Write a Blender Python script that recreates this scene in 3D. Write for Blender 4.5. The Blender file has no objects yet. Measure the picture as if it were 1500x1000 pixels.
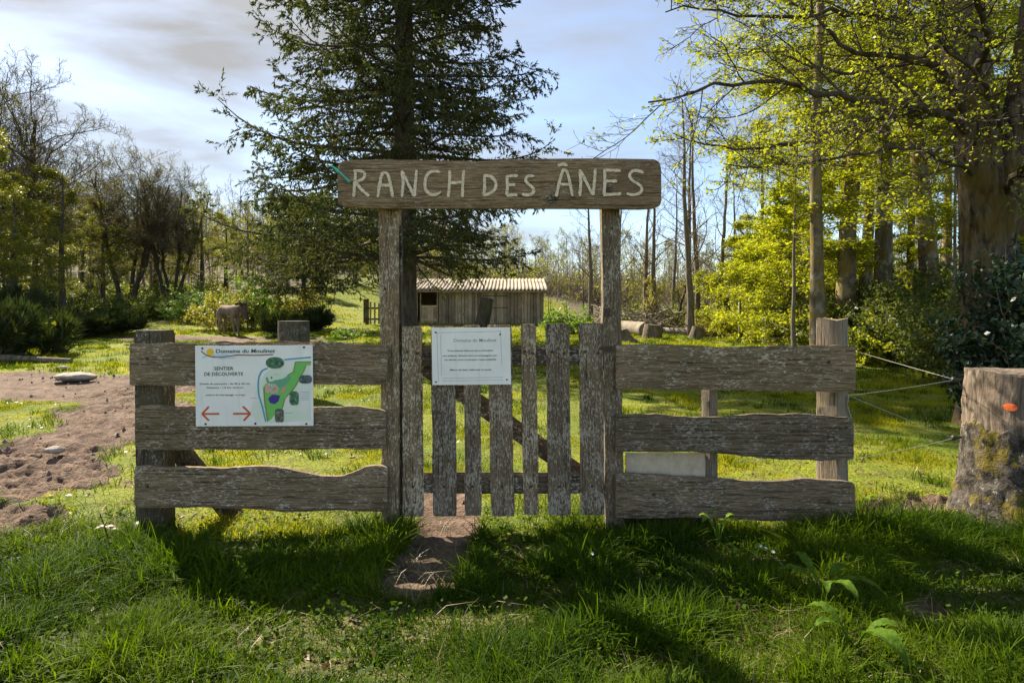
import bpy, bmesh, math, random
import numpy as np
from mathutils import Vector

SC = bpy.context.scene
COL = SC.collection
R = math.radians

# ------------------------------------------------------------------ camera, sky, sun, exposure
F_PX, EYE, HOR = 900.0, 1.30, 455.0          # focal length in photo pixels, eye height, horizon row
cam_d = bpy.data.cameras.new('camera')
cam = bpy.data.objects.new('camera', cam_d)
COL.objects.link(cam)
cam.location = (0, 0, EYE)
cam.rotation_euler = (R(90), 0, 0)
cam_d.sensor_width = 36.0
cam_d.lens = 36.0 * F_PX / 1500.0
cam_d.shift_y = -(500.0 - HOR) / 1500.0
cam_d.clip_end = 3000
cam_d.clip_start = 0.02
SC.camera = cam
SC.view_settings.view_transform = 'Standard'
SC.view_settings.look = 'None'
SC.view_settings.exposure = 1.66
SC.view_settings.gamma = 1.0
SC.view_settings.use_curve_mapping = False
SC.cycles.max_bounces = 6
SC.cycles.transparent_max_bounces = 4
SC.cycles.caustics_reflective = False
SC.cycles.caustics_refractive = False
SC.cycles.use_denoising = True

SUN_EL = R(41.0)
SUN_AZ = math.atan2(-0.92, 0.98)             # from +Y towards -X
SUNDIR = Vector((math.sin(SUN_AZ) * math.cos(SUN_EL), math.cos(SUN_AZ) * math.cos(SUN_EL), math.sin(SUN_EL)))
sun_d = bpy.data.lights.new('sun', 'SUN')
sun_d.energy = 5.0
sun_d.angle = R(0.5)
sun_d.color = (1.0, 0.91, 0.74)
sun = bpy.data.objects.new('sun', sun_d)
COL.objects.link(sun)
sun.rotation_euler = SUNDIR.to_track_quat('Z', 'Y').to_euler()
sun.location = (-20, 20, 30)

world = bpy.data.worlds.new("World")
SC.world = world
world.use_nodes = True
wt = world.node_tree
wt.nodes.clear()
def WN(t, **k):
    n = wt.nodes.new(t)
    for a, b in k.items():
        setattr(n, a, b)
    return n
def WL(a, b): wt.links.new(a, b)
w_out = WN('ShaderNodeOutputWorld')
w_bg = WN('ShaderNodeBackground')
w_sky = WN('ShaderNodeTexSky', sky_type='NISHITA', sun_disc=False)
w_sky.sun_elevation = SUN_EL
w_sky.sun_rotation = SUN_AZ % (2 * math.pi)
w_sky.air_density = 1.0
w_sky.dust_density = 0.5
w_sky.ozone_density = 3.0
w_tc = WN('ShaderNodeTexCoord')
w_map = WN('ShaderNodeMapping')
w_map.inputs['Scale'].default_value = (1.3, 1.3, 5.0)
w_map.inputs['Rotation'].default_value = (0.0, R(18), R(20))
w_noise = WN('ShaderNodeTexNoise')
w_noise.inputs['Scale'].default_value = 1.5
w_noise.inputs['Detail'].default_value = 7.0
w_noise.inputs['Roughness'].default_value = 0.52
w_noise.inputs['Distortion'].default_value = 0.35
w_dot = WN('ShaderNodeVectorMath', operation='DOT_PRODUCT')
w_dot.inputs[1].default_value = SUNDIR
w_add = WN('ShaderNodeMath', operation='MULTIPLY_ADD')        # noise + 0.45*dot
w_add.inputs[1].default_value = 0.42
w_ramp = WN('ShaderNodeMapRange')
w_ramp.inputs['From Min'].default_value = 0.60
w_ramp.inputs['From Max'].default_value = 1.0
w_ramp.inputs['To Min'].default_value = 0.04
w_ramp.inputs['To Max'].default_value = 0.97
w_cb = WN('ShaderNodeMapRange')                               # thin cloud lights up towards the sun
w_cb.inputs['From Min'].default_value = 0.35
w_cb.inputs['From Max'].default_value = 1.0
w_cb.inputs['To Min'].default_value = 1.45
w_cb.inputs['To Max'].default_value = 2.1
w_fill = WN('ShaderNodeMapRange')                            # unseen bright cloud bank added behind the camera to light the fence fronts
w_fill.inputs['From Min'].default_value = 0.35
w_fill.inputs['From Max'].default_value = 0.95
w_fill.inputs['To Min'].default_value = 0.0
w_fill.inputs['To Max'].default_value = 14.0
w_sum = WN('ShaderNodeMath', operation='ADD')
w_ccol = WN('ShaderNodeVectorMath', operation='SCALE')
w_ccol.inputs[0].default_value = (1.0, 0.985, 0.965)
w_n2 = WN('ShaderNodeTexNoise')
w_n2.inputs['Scale'].default_value = 2.6
w_n2.inputs['Detail'].default_value = 6.0
w_n2m = WN('ShaderNodeMapRange')
w_n2m.inputs['From Min'].default_value = 0.3
w_n2m.inputs['From Max'].default_value = 0.7
w_n2m.inputs['To Min'].default_value = 0.90
w_n2m.inputs['To Max'].default_value = 1.08
w_mul = WN('ShaderNodeMath', operation='MULTIPLY')
w_mix = WN('ShaderNodeMix', data_type='RGBA')
WL(w_tc.outputs['Generated'], w_map.inputs[0])
WL(w_map.outputs[0], w_noise.inputs['Vector'])
WL(w_map.outputs[0], w_n2.inputs['Vector'])
WL(w_tc.outputs['Generated'], w_dot.inputs[0])
WL(w_dot.outputs['Value'], w_add.inputs[0])
WL(w_noise.outputs['Fac'], w_add.inputs[2])
WL(w_add.outputs[0], w_ramp.inputs['Value'])
WL(w_dot.outputs['Value'], w_cb.inputs['Value'])
WL(w_n2.outputs['Fac'], w_n2m.inputs['Value'])
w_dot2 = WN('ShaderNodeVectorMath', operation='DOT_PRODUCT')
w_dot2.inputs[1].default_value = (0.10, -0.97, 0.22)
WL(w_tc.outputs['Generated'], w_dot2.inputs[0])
WL(w_dot2.outputs['Value'], w_fill.inputs['Value'])
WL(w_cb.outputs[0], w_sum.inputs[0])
WL(w_fill.outputs[0], w_sum.inputs[1])
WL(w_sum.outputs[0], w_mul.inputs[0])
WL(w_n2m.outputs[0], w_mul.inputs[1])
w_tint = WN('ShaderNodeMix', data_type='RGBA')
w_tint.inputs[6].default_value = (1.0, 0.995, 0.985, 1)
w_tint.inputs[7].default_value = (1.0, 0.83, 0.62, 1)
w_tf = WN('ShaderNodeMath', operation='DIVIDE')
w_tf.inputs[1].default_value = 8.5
WL(w_fill.outputs[0], w_tf.inputs[0])
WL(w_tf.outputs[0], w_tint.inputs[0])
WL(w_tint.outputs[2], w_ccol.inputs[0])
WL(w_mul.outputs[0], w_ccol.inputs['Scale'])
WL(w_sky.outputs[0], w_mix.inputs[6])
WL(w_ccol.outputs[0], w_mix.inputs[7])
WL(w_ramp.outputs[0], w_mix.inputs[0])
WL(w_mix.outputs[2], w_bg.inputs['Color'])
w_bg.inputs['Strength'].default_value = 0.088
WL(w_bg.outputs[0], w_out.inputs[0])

# ------------------------------------------------------------------ helpers
def at(px, py, Y):
    """a point at distance Y that the photograph shows at (px, py)"""
    return np.array([(px - 750.0) / F_PX * Y, Y, EYE - (py - HOR) / F_PX * Y])
def xat(px, Y): return (px - 750.0) / F_PX * Y

def _h(i, j, s):
    v = np.sin(i * 127.1 + j * 311.7 + s * 74.7) * 43758.5453
    return v - np.floor(v)
def vnoise(x, y, s=0):
    x = np.asarray(x, float); y = np.asarray(y, float)
    ix, iy = np.floor(x), np.floor(y)
    fx, fy = x - ix, y - iy
    fx = fx * fx * (3 - 2 * fx); fy = fy * fy * (3 - 2 * fy)
    a = _h(ix, iy, s) * (1 - fx) + _h(ix + 1, iy, s) * fx
    b = _h(ix, iy + 1, s) * (1 - fx) + _h(ix + 1, iy + 1, s) * fx
    return a * (1 - fy) + b * fy
def fbm(x, y, s=0, o=4):
    t = 0; a = 0.5
    for k in range(o):
        t = t + a * vnoise(x * 2 ** k, y * 2 ** k, s + k * 3.1); a *= 0.5
    return t / (1 - 0.5 ** o)
def sstep(a, b, x):
    t = np.clip((x - a) / (b - a), 0, 1)
    return t * t * (3 - 2 * t)

ORG = {}
def empty(name, loc, label, cat, group=None):
    o = bpy.data.objects.new(name, None)
    COL.objects.link(o)
    o.empty_display_size = 0.2
    o.location = loc
    ORG[o.name] = np.array(loc, float)
    o['label'] = label; o['category'] = cat
    if group: o['group'] = group
    return o
def tag(o, label=None, cat=None, group=None, kind=None):
    if label: o['label'] = label
    if cat: o['category'] = cat
    if group: o['group'] = group
    if kind: o['kind'] = kind
    return o
def mk(name, V, faces, mat, parent=None, loc=None, smooth=True, attrs=None, matidx=None):
    """one mesh object from world-space vertices; faces = list of (n,3)/(n,4) arrays or a list of index lists"""
    V = np.asarray(V, float).reshape(-1, 3)
    me = bpy.data.meshes.new(name)
    o = bpy.data.objects.new(name, me)
    COL.objects.link(o)
    if parent is not None:
        org = ORG[parent.name]
        o.parent = parent
    else:
        org = np.zeros(3) if loc is None else np.array(loc, float)
        o.location = org
    ORG[o.name] = org
    V = V - org
    idx = []; tot = []
    for f in faces:
        if isinstance(f, np.ndarray):
            if len(f) == 0: continue
            idx.append(f.reshape(-1)); tot.append(np.full(len(f), f.shape[1]))
        else:
            idx.append(np.array(f)); tot.append(np.array([len(f)]))
    idx = np.concatenate(idx).astype(np.int32); tot = np.concatenate(tot).astype(np.int32)
    me.vertices.add(len(V)); me.vertices.foreach_set('co', V.astype(np.float32).reshape(-1))
    me.loops.add(len(idx)); me.loops.foreach_set('vertex_index', idx)
    me.polygons.add(len(tot))
    st = np.concatenate([[0], np.cumsum(tot)[:-1]]).astype(np.int32)
    me.polygons.foreach_set('loop_start', st)
    me.polygons.foreach_set('use_smooth', np.full(len(tot), bool(smooth)))
    for m in (mat if isinstance(mat, (list, tuple)) else [mat]):
        me.materials.append(m)
    if matidx is not None:
        me.polygons.foreach_set('material_index', np.asarray(matidx, np.int32))
    if attrs:
        for k, a in attrs.items():
            at_ = me.attributes.new(k, 'FLOAT', 'POINT')
            at_.data.foreach_set('value', np.asarray(a, np.float32))
    me.update(calc_edges=True)
    me.validate()
    return o
def dup(root, loc, rz=0.0, scale=1.0, label=None, group=None):
    r = root.copy(); COL.objects.link(r)
    r.location = loc; r.rotation_euler = (0, 0, rz)
    r.scale = (scale,) * 3 if not hasattr(scale, '__len__') else scale
    if label: r['label'] = label
    if group: r['group'] = group
    for ch in list(root.children):
        c = ch.copy(); COL.objects.link(c); c.parent = r
        for g in list(ch.children):
            d = g.copy(); COL.objects.link(d); d.parent = c
    return r

class Geo:
    def __init__(s): s.v = []; s.f = []; s.n = 0; s.a = []; s.m = []
    def add(s, V, F, a=None, m=0):
        V = np.asarray(V, float).reshape(-1, 3)
        s.v.append(V)
        for f in F:
            if isinstance(f, np.ndarray):
                s.f.append(f + s.n); s.m.append(np.full(len(f), m))
            else:
                s.f.append([q + s.n for q in f]); s.m.append(np.array([m]))
        s.a.append(np.full(len(V), 0.5) if a is None else np.asarray(a, float))
        s.n += len(V)
    def mk(s, name, mat, parent=None, loc=None, smooth=True):
        multi = isinstance(mat, (list, tuple))
        return mk(name, np.concatenate(s.v), s.f, mat, parent, loc, smooth, {'rnd': np.concatenate(s.a)},
                  np.concatenate(s.m) if multi else None)
    def box(s, x0, x1, y0, y1, z0, z1, m=0):
        V = [(x, y, z) for z in (z0, z1) for y in (y0, y1) for x in (x0, x1)]
        s.add(V, [np.array([[0, 2, 3, 1], [4, 5, 7, 6], [0, 1, 5, 4], [2, 6, 7, 3], [0, 4, 6, 2], [1, 3, 7, 5]])], m=m)

def nrm(v): return v / np.maximum(np.linalg.norm(v, axis=-1, keepdims=True), 1e-9)
def tubes(P, Rd, sides, cap=False):
    """P (B,n,3) paths, Rd (B,n) radii -> verts, quads"""
    B, n, _ = P.shape
    T = nrm(np.gradient(P, axis=1))
    ref = np.where(np.abs(nrm(P[:, -1:] - P[:, :1])[..., 2:3]) > 0.8, np.array([1.0, 0.13, 0.0]), np.array([0.05, 0.1, 1.0]))
    U = nrm(np.cross(T, np.broadcast_to(ref, T.shape)))
    W = np.cross(T, U)
    a = np.arange(sides) * 2 * math.pi / sides
    V = P[:, :, None, :] + Rd[:, :, None, None] * (np.cos(a)[:, None] * U[:, :, None, :] + np.sin(a)[:, None] * W[:, :, None, :])
    b = (np.arange(B) * n * sides)[:, None, None]
    i = (np.arange(n - 1) * sides)[None, :, None]
    k = np.arange(sides)[None, None, :]
    k2 = (k + 1) % sides
    q = np.stack([b + i + k, b + i + k2, b + i + sides + k2, b + i + sides + k], -1).reshape(-1, 4)
    F = [q]
    if cap:
        for bb in range(B):
            F.append([bb * n * sides + kk for kk in range(sides)][::-1])
            F.append([bb * n * sides + (n - 1) * sides + kk for kk in range(sides)])
    return V.reshape(-1, 3), F
def path(pts, n):
    """smooth resample of a few points (Catmull-Rom like)"""
    pts = np.asarray(pts, float)
    t = np.concatenate([[0], np.cumsum(np.linalg.norm(np.diff(pts, axis=0), axis=1))])
    t /= t[-1]
    u = np.linspace(0, 1, n)
    out = np.stack([np.interp(u, t, pts[:, k]) for k in range(pts.shape[1])], 1)
    for _ in range(2):
        out[1:-1] = 0.25 * out[:-2] + 0.5 * out[1:-1] + 0.25 * out[2:]
    return out
def sprout(rng, P, Rd, k, t=(0.3, 1.0), lr=(0.3, 0.5), ang=(35, 65), n=5, up=0.0, wig=0.15, flat=0.0, rr=0.6, rmin=0.003, lfall=0.5, tip=0.35):
    """k children on every path of P; vectorised"""
    B, m, _ = P.shape
    idx = np.repeat(np.arange(B), k); N = len(idx)
    tt = t[0] + (t[1] - t[0]) * (np.tile(np.arange(k), B) + rng.uniform(0, 1, N)) / k
    f = np.clip(tt * (m - 1), 0, m - 1.001); i = f.astype(int); w = (f - i)[:, None]
    pos = P[idx, i] * (1 - w) + P[idx, i + 1] * w
    tan = nrm(P[idx, i + 1] - P[idx, i])
    rad = Rd[idx, i] * (1 - w[:, 0]) + Rd[idx, i + 1] * w[:, 0]
    plen = np.linalg.norm(np.diff(P, axis=1), axis=2).sum(1)[idx]
    rv = rng.normal(0, 1, (N, 3)); rv[:, 2] *= (1 - flat)
    perp = nrm(rv - (rv * tan).sum(1, keepdims=True) * tan)
    a = np.radians(rng.uniform(ang[0], ang[1], N))[:, None]
    d = np.cos(a) * tan + np.sin(a) * perp
    L = plen * rng.uniform(lr[0], lr[1], N) * (1 - lfall * tt)
    st = (L / (n - 1))[:, None]
    Q = np.zeros((N, n, 3)); Q[:, 0] = pos
    for j in range(1, n):
        d = d + rng.normal(0, wig, (N, 3)) + np.array([0, 0, up])
        d[:, 2] *= (1 - flat * 0.25)
        d = nrm(d)
        Q[:, j] = Q[:, j - 1] + d * st
    r0 = np.maximum(rad * rr * rng.uniform(0.7, 1.0, N), rmin)
    Rr = r0[:, None] * np.linspace(1, tip, n)[None, :]
    return Q, np.maximum(Rr, rmin * 0.7)
def leaves(rng, P, per, size, spread=0.03, flat=0.5, tmin=0.2, aspect=0.55, hang=0.0):
    """diamond leaves scattered along the paths P"""
    B, m, _ = P.shape
    idx = np.repeat(np.arange(B), per); N = len(idx)
    f = np.clip(rng.uniform(tmin, 1, N) * (m - 1), 0, m - 1.001); i = f.astype(int); w = (f - i)[:, None]
    c = P[idx, i] * (1 - w) + P[idx, i + 1] * w + rng.normal(0, spread, (N, 3))
    return leaf_quads(rng, c, size, flat, aspect, hang)
def leaf_quads(rng, c, size, flat=0.5, aspect=0.55, hang=0.0):
    N = len(c)
    nn = rng.normal(0, 1, (N, 3)); nn[:, :2] *= (1 - flat); nn = nrm(nn)
    d = rng.normal(0, 1, (N, 3)); d[:, 2] -= hang; d = nrm(d - (d * nn).sum(1, keepdims=True) * nn)
    s = np.cross(nn, d)
    L = (size * rng.uniform(0.6, 1.25, N))[:, None]
    V = np.stack([c, c + d * L * 0.45 + s * L * aspect * 0.5, c + d * L - nn * L * 0.12, c + d * L * 0.45 - s * L * aspect * 0.5], 1).reshape(-1, 3)
    q = np.arange(N * 4).reshape(-1, 4)
    return V, [q], np.repeat(rng.uniform(0, 1, N), 4)
def strips(rng, c, d, L, w):
    """needle-covered twigs: pairs of crossed slim diamonds from c along d"""
    N = len(c)
    a = nrm(np.cross(d, rng.normal(0, 1, (N, 3)))); b = np.cross(d, a)
    L = L[:, None]; w = w[:, None]
    out = []
    for s in (a, b):
        out.append(np.stack([c, c + d * L * 0.4 + s * w * 0.5, c + d * L, c + d * L * 0.4 - s * w * 0.5], 1))
    V = np.concatenate(out, 0).reshape(-1, 3)
    return V, [np.arange(N * 8).reshape(-1, 4)], np.tile(np.repeat(rng.uniform(0, 1, N), 4), 2)

# ------------------------------------------------------------------ materials
def newmat(name):
    m = bpy.data.materials.new(name); m.use_nodes = True
    nt = m.node_tree; nt.nodes.clear()
    return m, nt
class NT:
    def __init__(s, name):
        s.m, s.t = newmat(name)
        s.out = s.n('ShaderNodeOutputMaterial')
    def n(s, typ, ins=None, **k):
        nd = s.t.nodes.new(typ)
        for a, b in k.items(): setattr(nd, a, b)
        if ins:
            for a, b in ins.items():
                if hasattr(b, 'node'): s.t.links.new(b, nd.inputs[a])
                else: nd.inputs[a].default_value = b
        return nd
    def noise(s, vec, scale, detail=4, rough=0.55, dist=0.0):
        return s.n('ShaderNodeTexNoise', {'Vector': vec, 'Scale': scale, 'Detail': detail, 'Roughness': rough, 'Distortion': dist}).outputs['Fac']
    def rng(s, v, a, b, c=0.0, d=1.0):
        return s.n('ShaderNodeMapRange', {'Value': v, 'From Min': a, 'From Max': b, 'To Min': c, 'To Max': d}).outputs[0]
    def mix(s, f, a, b, mode='MIX'):
        nd = s.n('ShaderNodeMix', data_type='RGBA', blend_type=mode)
        for k, v in ((0, f), (6, a), (7, b)):
            if hasattr(v, 'node'): s.t.links.new(v, nd.inputs[k])
            else: nd.inputs[k].default_value = v if k == 0 else (*v[:3], 1)
        return nd.outputs[2]
    def math(s, op, a, b=0.0):
        return s.n('ShaderNodeMath', {0: a, 1: b}, operation=op).outputs[0]
    def mapped(s, scale, coord='Object', rot=(0, 0, 0)):
        tc = s.n('ShaderNodeTexCoord')
        return s.n('ShaderNodeMapping', {'Vector': tc.outputs[coord], 'Scale': scale, 'Rotation': rot}).outputs[0]
    def bump(s, h, strength, dist):
        return s.n('ShaderNodeBump', {'Height': h, 'Strength': strength, 'Distance': dist}).outputs[0]
    def principled(s, col, rough=0.8, spec=0.3, normal=None, **k):
        ins = {'Base Color': col if hasattr(col, 'node') else (*col[:3], 1), 'Roughness': rough, 'Specular IOR Level': spec}
        if normal is not None: ins['Normal'] = normal
        ins.update(k)
        return s.n('ShaderNodeBsdfPrincipled', ins)
    def done(s, shader):
        s.t.links.new(shader.outputs[0], s.out.inputs[0])
        return s.m

def wood(name, axis, dark, mid, light, lichen=0.5, green=0.3, licol=(0.42, 0.42, 0.38), island=0.0):
    """weathered board: grain along the axis, cracks, pale lichen, green algae"""
    w = NT(name)
    sc = {'x': (1, 14, 14), 'y': (14, 1, 14), 'z': (14, 14, 1)}[axis]
    v = w.mapped(sc); o = w.mapped((1, 1, 1))
    g1 = w.noise(v, 5.0, 6, 0.65, 0.6)
    g2 = w.noise(v, 16.0, 4, 0.6, 0.2)
    cr = w.noise(w.mapped(tuple(q * (0.35 if q == 1 else 1.6) for q in sc)), 5.0, 3, 0.6, 0.4)
    big = w.noise(o, 3.2, 4, 0.6)
    c = w.mix(w.rng(g1, 0.32, 0.62), dark, mid)
    c = w.mix(w.rng(g2, 0.5, 0.72), c, light)
    c = w.mix(w.math('MULTIPLY', w.rng(big, 0.42, 0.62), green), c, (0.085, 0.085, 0.030))
    c = w.mix(w.rng(w.noise(o, 2.1, 3), 0.45, 0.75, 0.0, 0.55), c, dark)
    kn = w.noise(o, 5.2, 1, 0.4)
    c = w.mix(w.rng(kn, 0.70, 0.76, 0.0, 0.8), c, tuple(q * 0.35 for q in dark))
    crack = w.rng(cr, 0.36, 0.40, 1.0, 0.0)
    c = w.mix(w.math('MULTIPLY', crack, 0.62), c, (0.012, 0.010, 0.008))
    lv = w.mapped(tuple(0.38 if q == 1 else 1.0 for q in sc))
    l1 = w.math('ADD', w.math('MULTIPLY', w.noise(lv, 120.0, 4, 0.7), 0.7), w.math('MULTIPLY', w.noise(lv, 40.0, 5, 0.62), 0.3))
    zone = w.noise(o, 5.5, 4)
    thr = w.math('ADD', l1, w.math('MULTIPLY', w.math('SUBTRACT', zone, 0.5), 0.32))
    lm = w.rng(thr, 0.600 - 0.10 * lichen, 0.640 - 0.10 * lichen)
    c = w.mix(w.math('MULTIPLY', lm, 0.72), c, licol)
    oi = w.n('ShaderNodeObjectInfo').outputs['Random']
    c = w.mix(1.0, c, w.mix(oi, (0.78, 0.78, 0.78), (1.25, 1.18, 1.08)), 'MULTIPLY')
    if island:
        ri = w.n('ShaderNodeNewGeometry').outputs['Random Per Island']
        c = w.mix(1.0, c, w.mix(ri, (1 - island,) * 3, (1 + island, 1 + island * 0.95, 1 + island * 0.85)), 'MULTIPLY')
    h = w.math('ADD', w.math('MULTIPLY', g1, 0.9), w.math('ADD', w.math('MULTIPLY', g2, 0.4), w.math('MULTIPLY', crack, -0.8)))
    h = w.math('ADD', h, w.math('MULTIPLY', lm, 0.25))
    return w.done(w.principled(c, 0.88, 0.2, w.bump(h, 0.9, 0.006)))

def leafmat(name, a, b, trans=0.45, tcol=(1.25, 1.25, 0.6), rough=0.5, spec=0.3):
    w = NT(name)
    r = w.n('ShaderNodeAttribute', attribute_name='rnd').outputs['Fac']
    o = w.mapped((1, 1, 1))
    cl = w.rng(w.noise(o, 0.9, 3), 0.35, 0.65)
    c = w.mix(w.math('ADD', w.math('MULTIPLY', r, 0.65), w.math('MULTIPLY', cl, 0.35)), a, b)
    tc = w.mix(1.0, c, (*tcol, 1), 'MULTIPLY')
    p = w.principled(c, rough, spec)
    t = w.n('ShaderNodeBsdfTranslucent', {'Color': tc})
    mx = w.n('ShaderNodeMixShader', {0: trans, 1: p.outputs[0], 2: t.outputs[0]})
    return w.done(mx)

def bark(name, a, b, moss=0.0, mosscol=(0.10, 0.095, 0.015), pale=0.0, scale=9.0, lo=0.35, hi=0.65):
    w = NT(name)
    v = w.mapped((1, 1, 0.28)); o = w.mapped((1, 1, 1))
    n1 = w.noise(v, scale, 6, 0.65, 0.5)
    n2 = w.noise(o, 2.2, 4, 0.6)
    c = w.mix(w.rng(n1, lo, hi), a, b)
    if moss: c = w.mix(w.math('MULTIPLY', w.rng(n2, 0.48, 0.60), moss), c, mosscol)
    if pale: c = w.mix(w.math('MULTIPLY', w.rng(w.noise(o, 3.1, 5, 0.6), 0.52, 0.60), pale), c, (0.42, 0.41, 0.37))
    return w.done(w.principled(c, 0.92, 0.15, w.bump(n1, 1.0, 0.02)))

def plain(name, col, rough=0.6, spec=0.3, var=0.12, scale=20.0, metallic=0.0):
    w = NT(name)
    nz = w.noise(w.mapped((1, 1, 1)), scale, 4)
    c = w.mix(w.rng(nz, 0.3, 0.7), tuple(q * (1 - var) for q in col), tuple(min(1, q * (1 + var)) for q in col))
    return w.done(w.principled(c, rough, spec, Metallic=metallic))

M = {}
M['plank'] = wood('weathered plank', 'x', (0.060, 0.040, 0.023), (0.200, 0.142, 0.085), (0.38, 0.295, 0.20), 0.50, 0.24, (0.46, 0.40, 0.31))
M['board'] = wood('name board oak', 'x', (0.085, 0.052, 0.027), (0.230, 0.158, 0.090), (0.40, 0.30, 0.195), 0.30, 0.08, (0.32, 0.29, 0.24))
M['post'] = wood('lichened post', 'z', (0.070, 0.046, 0.027), (0.200, 0.140, 0.082), (0.35, 0.272, 0.18), 0.75, 0.25, (0.48, 0.41, 0.31))
M['picket'] = wood('lichened picket', 'z', (0.070, 0.047, 0.029), (0.190, 0.135, 0.084), (0.31, 0.24, 0.165), 0.95, 0.20, (0.46, 0.395, 0.30))
M['rail'] = wood('gate rail', 'x', (0.042, 0.030, 0.019), (0.110, 0.080, 0.050), (0.20, 0.155, 0.11), 0.6, 0.25)
M['darkpost'] = wood('dark post', 'z', (0.024, 0.017, 0.011), (0.085, 0.062, 0.040), (0.19, 0.15, 0.105), 0.3, 0.3)
M['palepost'] = wood('pale post', 'z', (0.12, 0.090, 0.062), (0.27, 0.215, 0.155), (0.38, 0.32, 0.25), 0.1, 0.2)
M['shedwood'] = wood('shed boards', 'z', (0.22, 0.17, 0.115), (0.42, 0.345, 0.25), (0.55, 0.47, 0.36), 0.1, 0.25, island=0.38)
w = NT('worn cream paint'); o_ = w.mapped((1, 1, 1))
c_ = w.mix(w.rng(w.noise(o_, 60, 4), 0.3, 0.7), (0.50, 0.40, 0.27), (0.74, 0.62, 0.45))
c_ = w.mix(w.rng(w.noise(w.mapped((1.0, 6, 6)), 38, 5, 0.7), 0.54, 0.62, 0, 0.8), c_, (0.17, 0.115, 0.066))
M['letter'] = w.done(w.principled(c_, 0.85, 0.15))
w = NT('white sign panel'); o_ = w.mapped((1, 1, 1))
c_ = w.mix(w.rng(w.noise(o_, 7, 4), 0.35, 0.65), (0.74, 0.69, 0.62), (0.82, 0.77, 0.70))
c_ = w.mix(w.rng(w.noise(w.mapped((26, 26, 3)), 1.2, 4, 0.6), 0.55, 0.75, 0, 0.22), c_, (0.42, 0.39, 0.29))
c_ = w.mix(w.rng(w.noise(o_, 110, 3), 0.68, 0.74, 0, 0.5), c_, (0.25, 0.22, 0.17))
M['white'] = w.done(w.principled(c_, 0.38, 0.4))
M['steel'] = plain('rusty steel', (0.060, 0.038, 0.026), 0.75, 0.25, 0.4, 90, 0.0)
def flat(name, c): M[name] = plain('print ' + name, c, 0.5, 0.3, 0.05, 30)
flat('teal', (0.02, 0.10, 0.11)); flat('ink', (0.03, 0.03, 0.035)); flat('greenink', (0.03, 0.09, 0.06))
flat('orange', (0.55, 0.09, 0.02)); flat('rosered', (0.55, 0.14, 0.10)); flat('sunyellow', (0.80, 0.48, 0.02))
flat('river', (0.03, 0.30, 0.42)); flat('mapgreen', (0.16, 0.46, 0.10)); flat('mapteal', (0.12, 0.33, 0.20)); flat('maptan', (0.50, 0.38, 0.26))
flat('violet', (0.06, 0.03, 0.22)); flat('pink', (0.62, 0.25, 0.27)); flat('maroon', (0.20, 0.05, 0.06)); flat('skyblue', (0.35, 0.60, 0.72))
flat('mapbrown', (0.22, 0.19, 0.05))
flat('greyline', (0.32, 0.32, 0.33)); flat('blueline', (0.25, 0.27, 0.5))
def thumb(name, a, b, c):
    w = NT(name)
    o = w.mapped((1, 1, 1))
    n = w.noise(o, 45, 4, 0.6, 0.4)
    k = w.mix(w.rng(n, 0.35, 0.55), a, b)
    M[name] = w.done(w.principled(w.mix(w.rng(w.noise(o, 70, 3), 0.55, 0.65), k, c), 0.5, 0.3))
thumb('photo_green', (0.02, 0.05, 0.03), (0.06, 0.16, 0.07), (0.22, 0.32, 0.25))
thumb('photo_grey', (0.03, 0.04, 0.05), (0.10, 0.12, 0.13), (0.20, 0.24, 0.18))
thumb('photo_brown', (0.05, 0.05, 0.035), (0.13, 0.12, 0.08), (0.25, 0.24, 0.18))

# ------------------------------------------------------------------ terrain
YS = [-60, 0, 5, 10, 22, 33, 45, 70, 120, 250, 520]
ZC = [0, 0, 0, 0.10, 0.42, 0.60, 1.75, 3.4, 8.0, 13, 17]
ZL = [0, 0, 0, 0.10, 0.46, 1.15, 2.5, 7.0, 14.0, 20, 24]
ZR = [0, 0, 0, 0.08, 0.30, 0.50, 0.9, 2.2, 6.0, 11, 15]
YY = np.linspace(-60, 520, 2321)
def _sm(z):
    a = np.interp(YY, YS, z)
    k = np.ones(17) / 17
    return np.convolve(np.pad(a, 8, mode='edge'), k, 'valid')
ZC, ZL, ZR = _sm(ZC), _sm(ZL), _sm(ZR)
def seg_d(x, y, a, b):
    ax, ay = a; bx, by = b
    t = np.clip(((x - ax) * (bx - ax) + (y - ay) * (by - ay)) / ((bx - ax) ** 2 + (by - ay) ** 2), 0, 1)
    return np.hypot(x - ax - t * (bx - ax), y - ay - t * (by - ay))
MUD = [((-4.9, 8.0), (-4.0, 5.0), 0.95), ((-4.0, 5.0), (-6.5, 4.6), 0.8), ((-12.0, 10.5), (-6.2, 9.8), 1.9), ((-6.2, 10.5), (-9.0, 20.0), 1.1),
       ((-12.0, 20.8), (-7.2, 20.2), 1.5), ((-0.47, 4.6), (-0.38, 3.6), 0.19), ((-0.36, 3.6), (-0.46, 2.95), 0.20),
       ((-4, 30.5), (1, 31), 1.2), ((1.75, 2.65), (1.85, 2.7), 0.07), ((7, 22.5), (12, 21), 0.9), ((2.55, 4.1), (2.9, 4.2), 0.22), ((-2.9, 3.75), (-3.6, 4.1), 0.2)]
def mudmask(x, y):
    m = np.zeros_like(np.asarray(x, float))
    wob = (fbm(x * 1.3, y * 1.3, 5, 5) - 0.5)
    for a, b, r in MUD:
        d = seg_d(x, y, a, b) + wob * min(2.6, r * 2.2)
        m = np.maximum(m, sstep(r, r * 0.6, d))
    return m
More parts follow.
